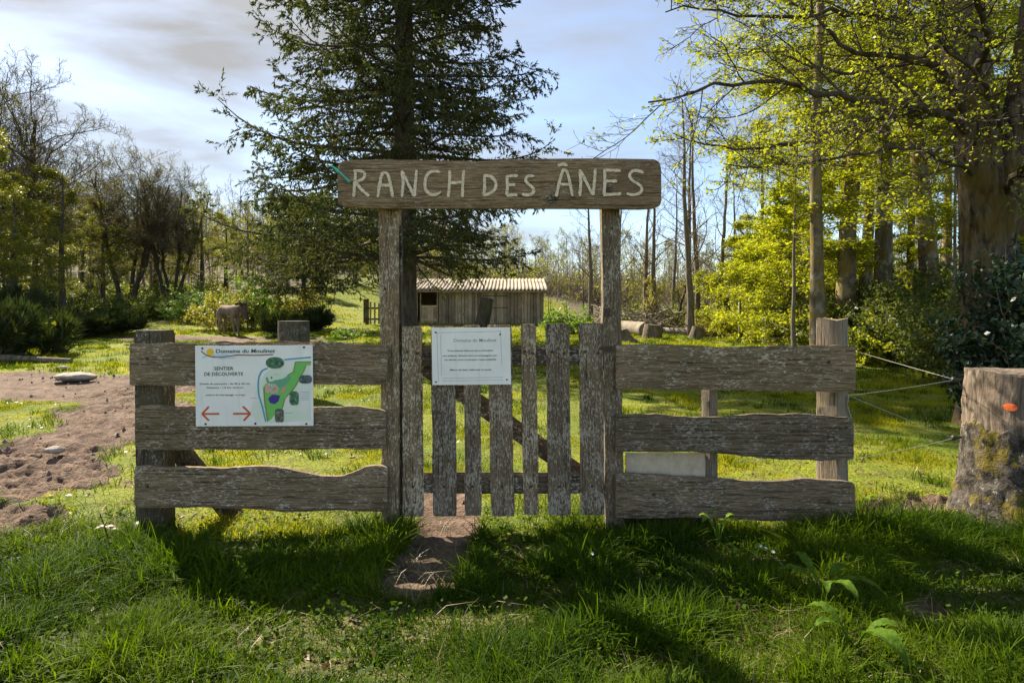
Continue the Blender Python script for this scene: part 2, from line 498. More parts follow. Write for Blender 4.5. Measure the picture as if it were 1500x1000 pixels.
def woodfloor(x, y):
    wv = (fbm(x * 0.25, y * 0.25, 61, 3) - 0.5) * 8
    f = sstep(56, 66, y + wv)
    f = np.maximum(f, sstep(-14, -17, x + wv * 0.4) * sstep(25, 30, y + wv * 0.5))
    f = np.maximum(f, sstep(5.5, 8.5, x + wv * 0.15 - 0.1 * np.maximum(0, 20 - y)) * sstep(15.5, 19, y + wv * 0.4))
    f = np.maximum(f, 0.6 * sstep(3.55, 3.2, y + wv * 0.05) * (y > -5))
    return np.maximum(f, sstep(2, 5, x + wv * 0.2) * sstep(25, 28, y + wv * 0.3))
def gz(x, y):
    x = np.asarray(x, float); y = np.asarray(y, float)
    wl = sstep(-6, -16, x); wr = sstep(2, 10, x)
    zc = np.interp(y, YY, ZC); zl = np.interp(y, YY, ZL); zr = np.interp(y, YY, ZR)
    z = zc * (1 - wl) * (1 - wr) + zl * wl + zr * wr
    z = z + (fbm(x * 0.9, y * 0.9, 1, 3) - 0.5) * 0.09 * sstep(0.4, 3, np.abs(x) + np.abs(y - 3.6))
    z = z + (fbm(x * 0.12, y * 0.12, 9, 3) - 0.5) * 0.8 * sstep(14, 60, y)
    return z
def gz1(x, y): return float(gz(np.array([x]), np.array([y]))[0])
def geo(a, b, n):
    return np.geomspace(a, b, n)
xs = np.concatenate([-geo(6.5, 380, 75)[::-1], np.linspace(-6.5, 5, 340)[1:-1], geo(5, 380, 80)])
ys = np.concatenate([np.linspace(-60, 0.9, 22)[:-1], np.linspace(0.9, 6, 190)[:-1], geo(6, 520, 240)])
GX, GY = np.meshgrid(xs, ys)
mud = mudmask(GX, GY)
clod = (1 - np.abs(2 * fbm(GX * 3.5, GY * 5.0, 21, 4) - 1)) ** 2 * 0.10 + fbm(GX * 9, GY * 16, 23, 4) * 0.09
GZ = gz(GX, GY) + mud * ((clod - 0.165) * sstep(3.9, 6.5,  np.abs(GX + 0.4) + 3.6) + (fbm(GX * 10, GY * 10, 27, 3) - 0.6) * 0.03) + (fbm(GX * 6, GY * 6, 31, 3) - 0.5) * 0.03
nx, ny = len(xs), len(ys)
ii = (np.arange(ny - 1) * nx)[:, None] + np.arange(nx - 1)[None, :]
gq = np.stack([ii, ii + 1, ii + nx + 1, ii + nx], -1).reshape(-1, 4)
w = NT('pasture ground')
o = w.mapped((1, 1, 1))
md = w.n('ShaderNodeAttribute', attribute_name='mud').outputs['Fac']
n1 = w.noise(o, 0.55, 5, 0.6); n2 = w.noise(o, 7.0, 6, 0.65); n3 = w.noise(o, 45.0, 4, 0.6)
g = w.mix(w.rng(n1, 0.38, 0.62), (0.095, 0.145, 0.010), (0.240, 0.245, 0.016))
g = w.mix(w.rng(n2, 0.47, 0.66, 0, 0.8), g, (0.125, 0.098, 0.036))
g = w.mix(w.rng(n3, 0.42, 0.64, 0, 0.75), g, (0.040, 0.058, 0.012))
s = w.mix(w.rng(n2, 0.35, 0.65), (0.070, 0.043, 0.029), (0.185, 0.122, 0.086))
s = w.mix(w.rng(n3, 0.5, 0.68, 0, 0.6), s, (0.045, 0.028, 0.020))
col = w.mix(w.rng(w.math('ADD', md, w.math('MULTIPLY', w.math('SUBTRACT', n2, 0.5), 1.5)), 0.35, 0.6), g, s)
wf = w.n('ShaderNodeAttribute', attribute_name='woodfloor').outputs['Fac']
lit = w.mix(w.rng(n2, 0.35, 0.65), (0.055, 0.042, 0.026), (0.14, 0.10, 0.062))
lit = w.mix(w.rng(n1, 0.45, 0.62, 0, 0.6), lit, (0.06, 0.07, 0.018))
col = w.mix(wf, col, lit)
hb = w.math('ADD', n2, w.math('MULTIPLY', n3, 0.5))
M['ground'] = w.done(w.principled(col, 0.92, 0.15, w.bump(hb, 1.0, 0.045)))
ground = mk('ground', np.stack([GX, GY, GZ], -1).reshape(-1, 3), [gq], M['ground'], attrs={'mud': mud.reshape(-1), 'woodfloor': woodfloor(GX, GY).reshape(-1)})
tag(ground, kind='structure')

# ------------------------------------------------------------------ boards and posts
def lerp_curve(pts, u):
    pts = sorted(pts)
    return np.interp(u, [p[0] for p in pts], [p[1] for p in pts])
def board(seed, u, lo, hi, yf, th, axis='x', rough=0.003, m=12, wane=0.006):
    """a sawn board: u along its length, lo/hi its edges, front face at yf, thickness th. Returns verts, faces."""
    rg = np.random.default_rng(seed)
    n = len(u)
    rows = rg.normal(0, rough * 0.5, m)
    vv = np.linspace(0, 1, m)
    face = []
    for k in range(m):
        e = min(k, m - 1 - k)
        inset = (wane if e == 0 else (wane * 0.25 if e == 1 else 0))
        off = rows[k] + (fbm(u * 14, np.full(n, k * 3.7 + seed), seed, 3) - 0.5) * rough * 2.0
        face.append((lo + (hi - lo) * vv[k], yf + inset + off))
    back = [(hi - 0.003, np.full(n, yf + th - 0.004)), (hi - 0.008, np.full(n, yf + th)), (lo + 0.008, np.full(n, yf + th)), (lo + 0.003, np.full(n, yf + th - 0.004))]
    ring = face + back
    V = np.zeros((n, len(ring), 3))
    for k, (v_, y_) in enumerate(ring):
        a, b = (0, 2) if axis == 'x' else (2, 0)
        V[:, k, a] = u; V[:, k, b] = v_; V[:, k, 1] = y_
    s_ = len(ring)
    # slightly rounded, uneven ends
    for e, sg in ((0, 1), (n - 1, -1)):
        V[e, :, 1] = V[e, :, 1] * 0.86 + (yf + th / 2) * 0.14
    i = (np.arange(n - 1) * s_)[:, None]; k = np.arange(s_)[None, :]; k2 = (k + 1) % s_
    q = np.stack([i + k, i + k2, i + s_ + k2, i + s_ + k], -1).reshape(-1, 4)
    if axis == 'z': q = q[:, ::-1]
    c0 = list(range(s_)); c1 = [(n - 1) * s_ + j for j in range(s_)]
    if axis == 'x': c0 = c0[::-1]
    else: c1 = c1[::-1]
    return V.reshape(-1, 3), [q, c0[::-1] if axis == 'x' else c0[::-1], c1[::-1] if axis == 'z' else c1]
def zy(py, Y): return EYE - (py - HOR) / F_PX * Y
def hplank(seed, x0, x1, top, bot, yf=3.545, th=0.052, rough=0.003):
    """horizontal plank whose wavy edges are given as photo rows along photo columns"""
    u = np.linspace(xat(x0, yf), xat(x1, yf), 90)
    T = lerp_curve([(xat(a, yf), zy(b, yf)) for a, b in top], u)
    B = lerp_curve([(xat(a, yf), zy(b, yf)) for a, b in bot], u)
    for _ in range(4):
        T[1:-1] = (T[:-2] + 2 * T[1:-1] + T[2:]) / 4; B[1:-1] = (B[:-2] + 2 * B[1:-1] + B[2:]) / 4
    T = T + (fbm(u * 9, u * 0 + seed, 3, 4) - 0.5) * 0.018
    B = B + (fbm(u * 9, u * 0 + seed + 9, 4, 4) - 0.5) * 0.014
    # worn ends: corners drop a little
    e = np.minimum(np.arange(90), np.arange(90)[::-1])
    c = np.exp(-e / 0.8) * 0.008
    return board(seed, u, B + c, T - c, yf, th, 'x', rough, 14)
def vpost(seed, xl_t, xr_t, xl_b, xr_b, ytop, ybot, yf, th, rough=0.002, n=50, m=8):
    u = np.linspace(zy(ybot, yf), zy(ytop, yf), n)
    f = np.linspace(0, 1, n)
    lo = xat(xl_b, yf) * (1 - f) + xat(xl_t, yf) * f + (fbm(u * 5, u * 0 + seed, 6, 4) - 0.5) * 0.010
    hi = xat(xr_b, yf) * (1 - f) + xat(xr_t, yf) * f + (fbm(u * 5, u * 0 + seed, 7, 4) - 0.5) * 0.010
    e = np.minimum(np.arange(n), np.arange(n)[::-1])
    c = np.exp(-e / 0.7) * 0.004
    return board(seed, u, lo + c, hi - c, yf, th, 'z', rough, m, 0.004)
def one(name, VF, mat, parent=None, loc=None, smooth=True):
    return mk(name, VF[0], VF[1], mat, parent, loc, smooth)
def autosmooth(o, a=45):
    me = o.data
    bm = bmesh.new(); bm.from_mesh(me)
    for e in bm.edges:
        if len(e.link_faces) == 2 and e.calc_face_angle(0) > R(a): e.smooth = False
    bmesh.ops.recalc_face_normals(bm, faces=bm.faces)
    bm.to_mesh(me); bm.free()
    return o
def bolts(pts, r, y, parent, name='bolt'):
    for (x, z) in pts:
        V, F = tubes(np.array([[[x, y + 0.006, z], [x, y - 0.003, z], [x, y - 0.006, z]]]), np.array([[r, r, r * 0.6]]), 8, True)
        mk(name, V, F, M['steel'], parent)

# left fence panel
lf = empty('plank_fence', (xat(380, 3.6), 3.6, 0), 'weathered grey three plank fence panel carrying the white map board', 'fence', 'fence panels beside the gate')
autosmooth(one('plank', hplank(11, 189, 567, [(189, 502), (260, 503), (330, 501), (430, 500), (500, 502), (567, 505)], [(189, 565), (567, 563)]), M['plank'], lf))
autosmooth(one('plank', hplank(12, 197, 565, [(197, 597), (215, 593), (250, 596), (300, 594), (380, 598), (450, 596), (530, 596), (565, 600)], [(197, 659), (330, 659), (480, 658), (565, 657)]), M['plank'], lf))
autosmooth(one('plank', hplank(13, 196, 567, [(196, 683), (260, 684), (330, 686), (390, 684), (430, 690), (470, 697), (500, 697), (520, 691), (535, 683), (567, 683)], [(196, 743), (280, 743), (370, 746), (420, 750), (480, 748), (567, 750)]), M['plank'], lf))
autosmooth(one('post', vpost(14, 196, 236, 198, 236, 484, 790, 3.59, 0.16), M['darkpost'], lf))
V, F = board(15, np.linspace(0, 1, 20), np.full(20, -0.055), np.full(20, 0.055), 0, 0.07, 'x')
a0, b0 = at(248, 648, 3.72), at(352, 775, 3.90); dd = b0 - a0
P = a0 + V[:, :1] * dd + V[:, 2:3] * np.array([dd[2], 0, -dd[0]]) / np.hypot(dd[0], dd[2]) * -1 + np.array([0, 1, 0]) * V[:, 1:2]
autosmooth(mk('brace', P, F, M['darkpost'], lf))
bolts([(xat(215, 3.54), zy(q, 3.54)) for q in (525, 625, 712)], 0.009, 3.543, lf, 'nail')

# right fence panel
rf = empty('plank_fence', (xat(1080, 3.6), 3.6, 0), 'weathered grey three plank fence panel ending at a square pale post by the big stump', 'fence', 'fence panels beside the gate')
autosmooth(one('plank', hplank(21, 903, 1254, [(903, 505), (960, 503), (1000, 505), (1050, 508), (1110, 506), (1150, 507), (1200, 506), (1254, 506)], [(903, 571), (990, 570), (1060, 571), (1130, 573), (1254, 575)]), M['plank'], rf))
autosmooth(one('plank', hplank(22, 902, 1251, [(902, 607), (960, 607), (1000, 611), (1050, 612), (1110, 606), (1180, 607), (1220, 610), (1251, 612)], [(902, 662), (1010, 662), (1060, 665), (1110, 670), (1180, 674), (1251, 674)]), M['plank'], rf))
autosmooth(one('plank', hplank(23, 902, 1253, [(902, 694), (960, 696), (1020, 699), (1080, 703), (1140, 705), (1180, 701), (1253, 706)], [(902, 760), (1010, 758), (1080, 761), (1150, 764), (1200, 767), (1253, 765)]), M['plank'], rf))
# square post turned so that its lit flank shows
def sqpost(xc, y, hw, rot, z0, z1, seed):
    g_ = Geo(); n = 40
    u = np.linspace(z0, z1, n)
    ring = []
    for (a, b) in [(-1, -1), (-0.9, -1), (0, -1), (0.9, -1), (1, -1), (1, -0.9), (1, 0), (1, 0.9), (1, 1), (0.9, 1), (0, 1), (-0.9, 1), (-1, 1), (-1, 0.9), (-1, 0), (-1, -0.9)]:
        k = 0.96 if abs(a) == abs(b) else 1.0
        ring.append((a * hw * k, b * hw * k))
    V = np.zeros((n, 16, 3)); c, s_ = math.cos(rot), math.sin(rot)
    for k, (a, b) in enumerate(ring):
        j = 1 + (fbm(u * 6, u * 0 + k, seed, 3) - 0.5) * 0.10
        V[:, k, 0] = xc + (a * c - b * s_) * j; V[:, k, 1] = y + (a * s_ + b * c) * j; V[:, k, 2] = u
    V[-1, :, 2] += np.random.default_rng(seed).normal(0, 0.006, 16)
    i = (np.arange(n - 1) * 16)[:, None]; k = np.arange(16)[None, :]; k2 = (k + 1) % 16
    q = np.stack([i + k, i + k2, i + 16 + k2, i + 16 + k], -1).reshape(-1, 4)
    return V.reshape(-1, 3), [q, list(range(16))[::-1], [(n - 1) * 16 + j for j in range(16)]]
autosmooth(one('post', sqpost(xat(1219, 3.70), 3.70, 0.066, R(38), -0.1, zy(467, 3.70), 5), M['palepost'], rf))
autosmooth(one('support_post', sqpost(xat(1039, 3.66), 3.66, 0.034, R(32), -0.05, zy(545, 3.66), 6), M['palepost'], rf))
bolts([(xat(1215, 3.54), zy(q, 3.54)) for q in (530, 640, 735)] + [(xat(958, 3.54), zy(724, 3.54))], 0.009, 3.543, rf, 'nail')
# pale panel, and a dark board painted as shaded earth, behind the right panel
w = NT('pale fibre panel'); nz = w.noise(w.mapped((1, 1, 1)), 12, 5, 0.65)
M['pale_panel'] = w.done(w.principled(w.mix(w.rng(nz, 0.35, 0.65), (0.40, 0.32, 0.22), (0.56, 0.46, 0.33)), 0.85, 0.2))
g_ = Geo(); u = np.linspace(xat(917, 3.64), xat(1036, 3.64), 12)
V, F = board(31, u, np.full(12, zy(745, 3.64)), np.full(12, zy(663, 3.64)), 3.64, 0.02, 'x', 0.001)
pp = autosmooth(mk('panel', V, F, M['pale_panel'], loc=(xat(976, 3.64), 3.64, 0.1)))
tag(pp, 'pale grey fibre panel behind the two lower planks right of the gate', 'panel')
u = np.linspace(xat(915, 3.62), xat(1042, 3.62), 24)
V, F = board(32, u, np.full(24, zy(840, 3.62)), np.full(24, zy(752, 3.62)), 3.625, 0.012, 'x', 0.004)
M['shadeboard'] = wood('shaded earth board', 'x', (0.02, 0.012, 0.008), (0.075, 0.040, 0.026), (0.12, 0.08, 0.05), 0.0, 0.2)
rb = autosmooth(mk('board', V, F, M['shadeboard'], loc=(xat(978, 3.62), 3.62, 0)))
tag(rb, 'dark reddish board painted as the shaded earth under the lowest plank beside the gate post', 'board')

# gate posts
gp = autosmooth(one('gate_post', vpost(41, 554, 584, 560, 585, 262, 800, 3.60, 0.115), M['post'], loc=(xat(570, 3.6), 3.6, 0)))
tag(gp, 'tall lichened post with a dark door jamb left of the picket gate', 'post', 'posts of the gateway')
jb = autosmooth(one('jamb', vpost(42, 584.5, 589, 585.5, 590, 330, 765, 3.63, 0.06), M['darkpost'], gp))
gp2 = autosmooth(one('gate_post', vpost(43, 881, 908, 888, 915, 262, 812, 3.60, 0.115), M['post'], loc=(xat(898, 3.6), 3.6, 0)))
tag(gp2, 'tall lichened post with sunlit flank at the latch side of the picket gate', 'post', 'posts of the gateway')
bolts([(xat(q, 3.6), zy(p, 3.6)) for q, p in ((564, 423),)], 0.008, 3.6, gp, 'nail')
bolts([(xat(q, 3.6), zy(p, 3.6)) for q, p in ((897, 334), (884, 374))], 0.007, 3.6, gp2, 'nail')

# name board with carved letters
YB = 3.52
u = np.concatenate([np.linspace(xat(494, YB), xat(508, YB), 10)[:-1], np.linspace(xat(508, YB), xat(955, YB), 90)[:-1], np.linspace(xat(955, YB), xat(969, YB), 10)])
pxu = u / YB * F_PX + 750
top = np.interp(pxu, [494, 560, 620, 700, 760, 880, 969], [235, 233, 234, 236, 232.5, 231.5, 233])
bot = np.interp(pxu, [494, 560, 700, 860, 940, 969], [302, 305, 304.5, 305, 306, 304])
cr_ = 13.0
for k, p in enumerate(pxu):
    d = min(p - 494, 969 - p)
    if d < cr_:
        c = cr_ - math.sqrt(max(0, cr_ ** 2 - (cr_ - d) ** 2))
        top[k] += c; bot[k] -= c * 0.6
V, F = board(51, u, zy(bot, YB), zy(top, YB), YB, 0.06, 'x', 0.0025, 16, 0.010)
nb = autosmooth(mk('name_board', V, F, M['board'], loc=(xat(731, YB), YB, zy(304, YB))), 50)
tag(nb, 'long rounded wooden name board reading RANCH DES ÂNES in carved cream letters', 'sign')
S = lambda x, y: (480 + x / 3.0, 210 + y / 3.0)
GLYPH = [
    [[(122, 122), (120, 160), (114, 236)], [(112, 122), (150, 120), (166, 132), (160, 155), (122, 172)], [(126, 174), (150, 205), (182, 232)]],
    [[(220, 236), (228, 180), (238, 136), (250, 126)], [(232, 134), (250, 124), (266, 134), (276, 180), (286, 236)], [(226, 184), (280, 184)]],
    [[(326, 236), (332, 170), (326, 120)], [(326, 122), (350, 170), (380, 232)], [(380, 234), (386, 170), (390, 116)]],
    [[(496, 128), (476, 118), (446, 124), (428, 150), (424, 180), (432, 214), (456, 230), (484, 226), (498, 212)]],
    [[(536, 118), (536, 170), (530, 236)], [(598, 118), (594, 170), (592, 236)], [(534, 174), (594, 170)]],
    [[(688, 142), (690, 190), (686, 230)], [(684, 142), (714, 142), (736, 160), (742, 186), (730, 212), (686, 230)]],
    [[(788, 142), (790, 190), (786, 228)], [(786, 144), (836, 142)], [(788, 182), (824, 182)], [(786, 228), (834, 226)]],
    [[(908, 144), (884, 140), (864, 152), (868, 172), (894, 186), (912, 204), (902, 224), (876, 230), (854, 222)]],
    [[(1004, 234), (1016, 180), (1030, 124), (1042, 114)], [(1026, 122), (1042, 112), (1054, 126), (1066, 180), (1076, 232)], [(1012, 180), (1066, 180)], [(1010, 98), (1034, 91), (1054, 98)]],
    [[(1108, 232), (1112, 170), (1108, 114)], [(1108, 116), (1136, 170), (1166, 228)], [(1166, 228), (1172, 170), (1176, 112)]],
    [[(1216, 114), (1218, 170), (1214, 226)], [(1216, 118), (1288, 120)], [(1218, 166), (1272, 166)], [(1212, 226), (1290, 222)]],
    [[(1388, 130), (1366, 114), (1334, 118), (1318, 138), (1330, 160), (1364, 176), (1390, 196), (1380, 220), (1346, 230), (1314, 220)]],
]
g_ = Geo(); rg = np.random.default_rng(3)
for gi, gl in enumerate(GLYPH):
    if gi in (5, 8):
        g_.mk('lettering', M['letter'], nb, smooth=False); g_ = Geo()
    for st in gl:
        pts = path([(*S(*p), 0) for p in st], 16)[:, :2]
        tt = np.gradient(pts, axis=0); tt /= np.maximum(np.linalg.norm(tt, axis=1, keepdims=True), 1e-6)
        nn = np.stack([-tt[:, 1], tt[:, 0]], 1)
        hw = (1.75 + 0.75 * fbm(np.arange(16) * 0.5, np.full(16, rg.uniform(0, 90)), 2, 2)) * np.clip(np.minimum(np.arange(16), np.arange(16)[::-1]) * 0.5 + 0.6, 0, 1)
        yy = YB - 0.0045 + rg.uniform(-0.0008, 0.0008)
        L_ = pts + nn * (hw + rg.normal(0, 0.22, 16))[:, None]; R_ = pts - nn * (hw + rg.normal(0, 0.22, 16))[:, None]
        A = np.stack([L_[:, 0], L_[:, 1], R_[:, 0], R_[:, 1]], 1)
        V = []
        for l0, l1, r0, r1 in A:
            V += [at(l0, l1, yy + 0.006), at(l0, l1, yy), at(r0, r1, yy), at(r0, r1, yy + 0.006)]
        i = (np.arange(15) * 4)[:, None]; k = np.arange(3)[None, :]
        q = np.stack([i + k, i + k + 1, i + k + 5, i + k + 4], -1).reshape(-1, 4)
        g_.add(V, [q, [0, 1, 2, 3], [63, 62, 61, 60]])
g_.mk('lettering', M['letter'], nb, smooth=False)
# turquoise twine round the board's end
M['twine'] = plain('turquoise twine', (0.05, 0.42, 0.34), 0.6, 0.3, 0.2, 80)
tw = path([at(512, 268, 3.505), at(505, 260, 3.503), at(496, 250, 3.503), at(490, 246, 3.52), at(487, 244, 3.56), at(492, 250, 3.59), at(500, 258, 3.595)], 24)
tw2 = path([at(513, 266, 3.503), at(508, 262, 3.500), at(497, 252, 3.501), at(489, 245, 3.52), at(482, 242, 3.53)], 24)
V, F = tubes(np.stack([tw, tw2]), np.full((2, 24), 0.0045), 6, True)
tag(mk('twine', V, F, M['twine'], loc=at(495, 252, 3.52)), 'turquoise twine looped over the end of the carved name board', 'twine')

# picket gate
YG = 3.605
gate = empty('gate', (xat(737, YG), YG, 0.08), 'lichened picket gate of seven boards with a diagonal brace', 'gate')
PK = [(588.5, 618, 590, 621.5, 478, 756), (630.5, 666, 634, 669, 478, 756), (679, 704, 681, 705, 476, 755), (714, 749, 720, 753.5, 475.5, 756), (762.5, 785, 767, 789.5, 474.5, 754), (799, 834, 803, 837, 474, 754), (847.5, 883, 851, 886, 473, 754)]
for k, (a, b, c, d, t, e) in enumerate(PK):
    pk = autosmooth(one('picket', vpost(60 + k, a, b, c, d, t, e, YG, 0.024, 0.002), M['picket'], gate))
    bolts([(xat((a + b) / 2 + s_ * (b - a) * 0.25 + 1, YG), zy(516 + 1.2 * s_, YG)) for s_ in (-1, 1)] + [(xat((c + d) / 2 - 1, YG), zy(712, YG))], 0.0085, YG - 0.001, pk, 'screw')
for k, (y0, y1) in enumerate(((506, 536), (692, 723))):
    yf = YG + 0.027
    u = np.linspace(xat(592, yf), xat(882, yf), 60)
    autosmooth(one('rail', board(70 + k, u, np.full(60, zy(y1, yf)) + (fbm(u * 6, u * 0, k, 3) - .5) * .008, np.full(60, zy(y0, yf)) + (fbm(u * 6, u * 0 + 5, k, 3) - .5) * .008, yf, 0.03, 'x', 0.002), M['rail'], gate))
V, F = board(75, np.linspace(0, 1, 40), np.full(40, -0.055), np.full(40, 0.055), 0, 0.028, 'x', 0.002)
a0, b0 = at(622, 536, YG + 0.060), at(868, 708, YG + 0.060); dd = b0 - a0
ax = np.array([-dd[2], 0, dd[0]]) / np.hypot(dd[0], dd[2])
autosmooth(mk('brace', a0 + V[:, :1] * dd + V[:, 2:3] * ax + np.array([0, 1, 0]) * V[:, 1:2], F, M['rail'], gate))
g_ = Geo()
g_.box(xat(883, 3.6), xat(893, 3.6), 3.585, 3.597, zy(464, 3.6), zy(452, 3.6))
g_.mk('latch', M['steel'], gate, smooth=False)
g_ = Geo()
g_.box(xat(878, 3.6), xat(895, 3.6), 3.588, 3.594, zy(512, 3.6), zy(507, 3.6))
g_.mk('latch', M['steel'], gate, smooth=False)

# ------------------------------------------------------------------ printed panels
def text_geo(s, size, font=None, shear=0.0, bold=0.0):
    cu = bpy.data.curves.new('txt', 'FONT')
    cu.body = s; cu.size = size; cu.shear = shear; cu.offset = bold; cu.resolution_u = 3
    o = bpy.data.objects.new('txt', cu); COL.objects.link(o)
    bpy.context.view_layer.update()
    me = bpy.data.meshes.new_from_object(o.evaluated_get(bpy.context.evaluated_depsgraph_get()))
    V = np.array([v.co[:] for v in me.vertices]).reshape(-1, 3)
    F = [list(p.vertices) for p in me.polygons]
    bpy.data.objects.remove(o); bpy.data.meshes.remove(me); bpy.data.curves.remove(cu)
    return V, F
class Panel:
    """a flat panel addressed in its own photo pixels: corners tl, tr, bl"""
    def __init__(s, tl, tr, bl, w, h, n):
        s.o, s.ux, s.uy, s.w, s.h, s.n = tl, (tr - tl) / w, (bl - tl) / h, w, h, n
    def p(s, x, y, lift=0.0): return s.o + s.ux * x + s.uy * y + s.n * lift
    def poly(s, g, pts, lift, m=0):
        V = [s.p(x, y, lift) for x, y in pts]
        g.add(V, [list(range(len(pts)))[::-1]], m=m)
    def line(s, g, pts, wd, lift, m=0, n=28):
        p = path([(a, b, 0) for a, b in pts], n)[:, :2] if n else np.array(pts, float)
        n = len(p)
        t = np.gradient(p, axis=0); t /= np.maximum(np.linalg.norm(t, axis=1, keepdims=True), 1e-6)
        q = np.stack([-t[:, 1], t[:, 0]], 1) * wd / 2
        V = []
        for k in range(n): V += [s.p(*(p[k] + q[k]), lift), s.p(*(p[k] - q[k]), lift)]
        i = np.arange(n - 1) * 2
        g.add(V, [np.stack([i, i + 2, i + 3, i + 1], 1)], m=m)
    def ellipse(s, g, cx, cy, rx, ry, lift, m=0, n=20, wob=0.0, pw=2.0):
        pts = []
        for k in range(n):
            a = 2 * math.pi * k / n; c, d = math.cos(a), math.sin(a)
            f = (abs(c) ** pw + abs(d) ** pw) ** (-1 / pw) * (1 + wob * math.sin(3.1 * k))
            pts.append((cx + rx * c * f, cy + ry * d * f))
        s.poly(g, pts, lift, m)
    def text(s, g, txt, x0, x1, ybase, h, lift, m=0, shear=0.0, bold=0.0):
        V, F = text_geo(txt, 1.0, shear=shear, bold=bold)
        k = (x1 - x0) / (V[:, 0].max() - V[:, 0].min())
        X = x0 + (V[:, 0] - V[:, 0].min()) * k
        Yv = ybase - V[:, 1] / 0.72 * h
        g.add(np.array([s.p(a, b, lift) for a, b in zip(X, Yv)]), [f[::-1] for f in F], m=m)
fwd = np.array([0, -1.0, 0])
# map board on the left fence: coordinates are those of the zoomed crop (1407 px for 190)
YM = 3.528
C1 = lambda x, y: at(280 + x * 190 / 1407, 495 + y * 135 / 1000, YM)
def slab(pan, th, r=2):
    g = Geo(); w_, h_ = pan.w, pan.h
    V = [pan.p(x, y, l) for l in (0, -th) for x, y in ((0, 0), (w_, 0), (w_, h_), (0, h_))]
    g.add(V, [[3, 2, 1, 0], [4, 5, 6, 7], [0, 1, 5, 4], [1, 2, 6, 5], [2, 3, 7, 6], [3, 0, 4, 7]])
    return g
tl, tr, bl = C1(42, 85), C1(1316, 78), C1(62, 955)
bl = C1(52, 957)
pm = Panel(tl, tr, bl, 1274, 870, fwd)
ib = slab(pm, 0.006).mk('map_board', M['white'], loc=C1(680, 955), smooth=False)
tag(ib, 'white printed trail map board with orange arrows screwed to the plank fence', 'sign')
q = lambda *pts: [(x - 42, y - 85) for x, y in pts]
w = NT('map print ground'); nz = w.noise(w.mapped((1, 1, 1)), 9, 2)
M['mapbg'] = w.done(w.principled(w.mix(w.rng(nz, 0.35, 0.65), (0.72, 0.69, 0.60), (0.60, 0.66, 0.50)), 0.45, 0.35))
g = Geo()
pm.poly(g, q((1005, 250), (1290, 240), (1290, 900), (700, 930), (640, 800), (700, 560), (800, 380)), 0.0006, 0)
pm.poly(g, q((1128, 262), (1300, 262), (1296, 300), (1245, 305), (1180, 430), (1100, 560), (1010, 650), (985, 760), (930, 800), (860, 880), (815, 912), (790, 700), (775, 560), (800, 500), (850, 480), (1000, 440), (1100, 370)), 0.0012, 1)
pm.poly(g, q((845, 500), (900, 460), (985, 450), (1060, 410), (1080, 440), (1010, 520), (920, 560), (860, 560)), 0.0018, 2)
pm.poly(g, q((800, 510), (840, 490), (905, 500), (950, 540), (930, 600), (850, 610), (800, 590)), 0.0020, 3)
pm.poly(g, q((845, 640), (880, 615), (960, 625), (940, 690), (900, 718), (850, 705), (832, 665)), 0.0026, 4)
pm.poly(g, q((960, 590), (1000, 530), (1030, 520), (1015, 575), (975, 600)), 0.0026, 5)
pm.line(g, q((1128, 268), (1110, 370), (1040, 410)), 9, 0.0024, 6)
pm.line(g, q((1128, 264), (1300, 262)), 8, 0.0024, 6)
pm.line(g, q((1245, 308), (1180, 440), (1100, 570), (1010, 655), (985, 765), (900, 850)), 9, 0.0024, 6)
pm.line(g, q((785, 530), (790, 680), (820, 900)), 12, 0.0024, 6)
pm.line(g, q((815, 430), (830, 480), (870, 490)), 22, 0.0026, 2)
pm.ellipse(g, 870 - 42, 432 - 85, 9, 11, 0.0026, 7)
rg = np.random.default_rng(8)
for k in range(9):
    x, y = rg.uniform(815, 935), rg.uniform(505, 595)
    pm.line(g, q((x, y), (x + rg.uniform(-30, 30), y + rg.uniform(-25, 25))), 8, 0.0030, int(rg.choice([5, 8, 6, 2])), 6)
g.mk('trail_map', [M['mapbg'], M['mapgreen'], M['mapteal'], M['maptan'], M['violet'], M['pink'], M['mapbrown'], M['teal'], M['white']], ib, smooth=False)
g = Geo(); pm.line(g, q((1300, 214), (1010, 238)), 15, 0.0022); pm.line(g, q((830, 330), (770, 350), (735, 410), (722, 500), (728, 620), (765, 740), (800, 905)), 15, 0.0022, 0, 40)
g.mk('river_line', M['river'], ib, smooth=False)
for (cx, cy, rx, ry, mt, pw) in ((908, 272, 98, 62, 'photo_green', 2.2), (1238, 452, 70, 46, 'photo_grey', 3), (1112, 655, 50, 75, 'photo_green', 4), (950, 842, 48, 72, 'photo_brown', 5)):
    g = Geo(); pm.ellipse(g, cx - 42, cy - 85, rx, ry, 0.0032, 0, 28, 0.02, pw); g.mk('picture', M[mt], ib, smooth=False)
g = Geo()
pm.ellipse(g, 205 - 42, 155 - 85, 40, 40, 0.0014, 0)
pm.line(g, q((110, 140), (150, 180), (230, 208), (330, 208), (500, 185), (700, 190), (890, 182)), 11, 0.0020, 1, 40)
pm.line(g, q((120, 215), (160, 195), (240, 190), (400, 180)), 16, 0.0010, 2); pm.line(g, q((300, 222), (480, 215)), 12, 0.0010, 2)
g.mk('emblem', [M['sunyellow'], M['maroon'], M['skyblue']], ib, smooth=False)
def line_of(pan, txt, x0, x1, yb, h, lift, mi, sh, bold):
    g = Geo(); pan.text(g, txt, x0, x1, yb, h, lift, 0, sh, bold)
    g.mk('lettering', (MAPINK if pan is pm else NOTEINK)[mi], ib if pan is pm else nt_, smooth=False)
MAPINK = [M['teal'], M['greenink'], M['ink'], M['rosered'], M['blueline'], M['greyline']]
NOTEINK = [M['greyline'], M['ink']]
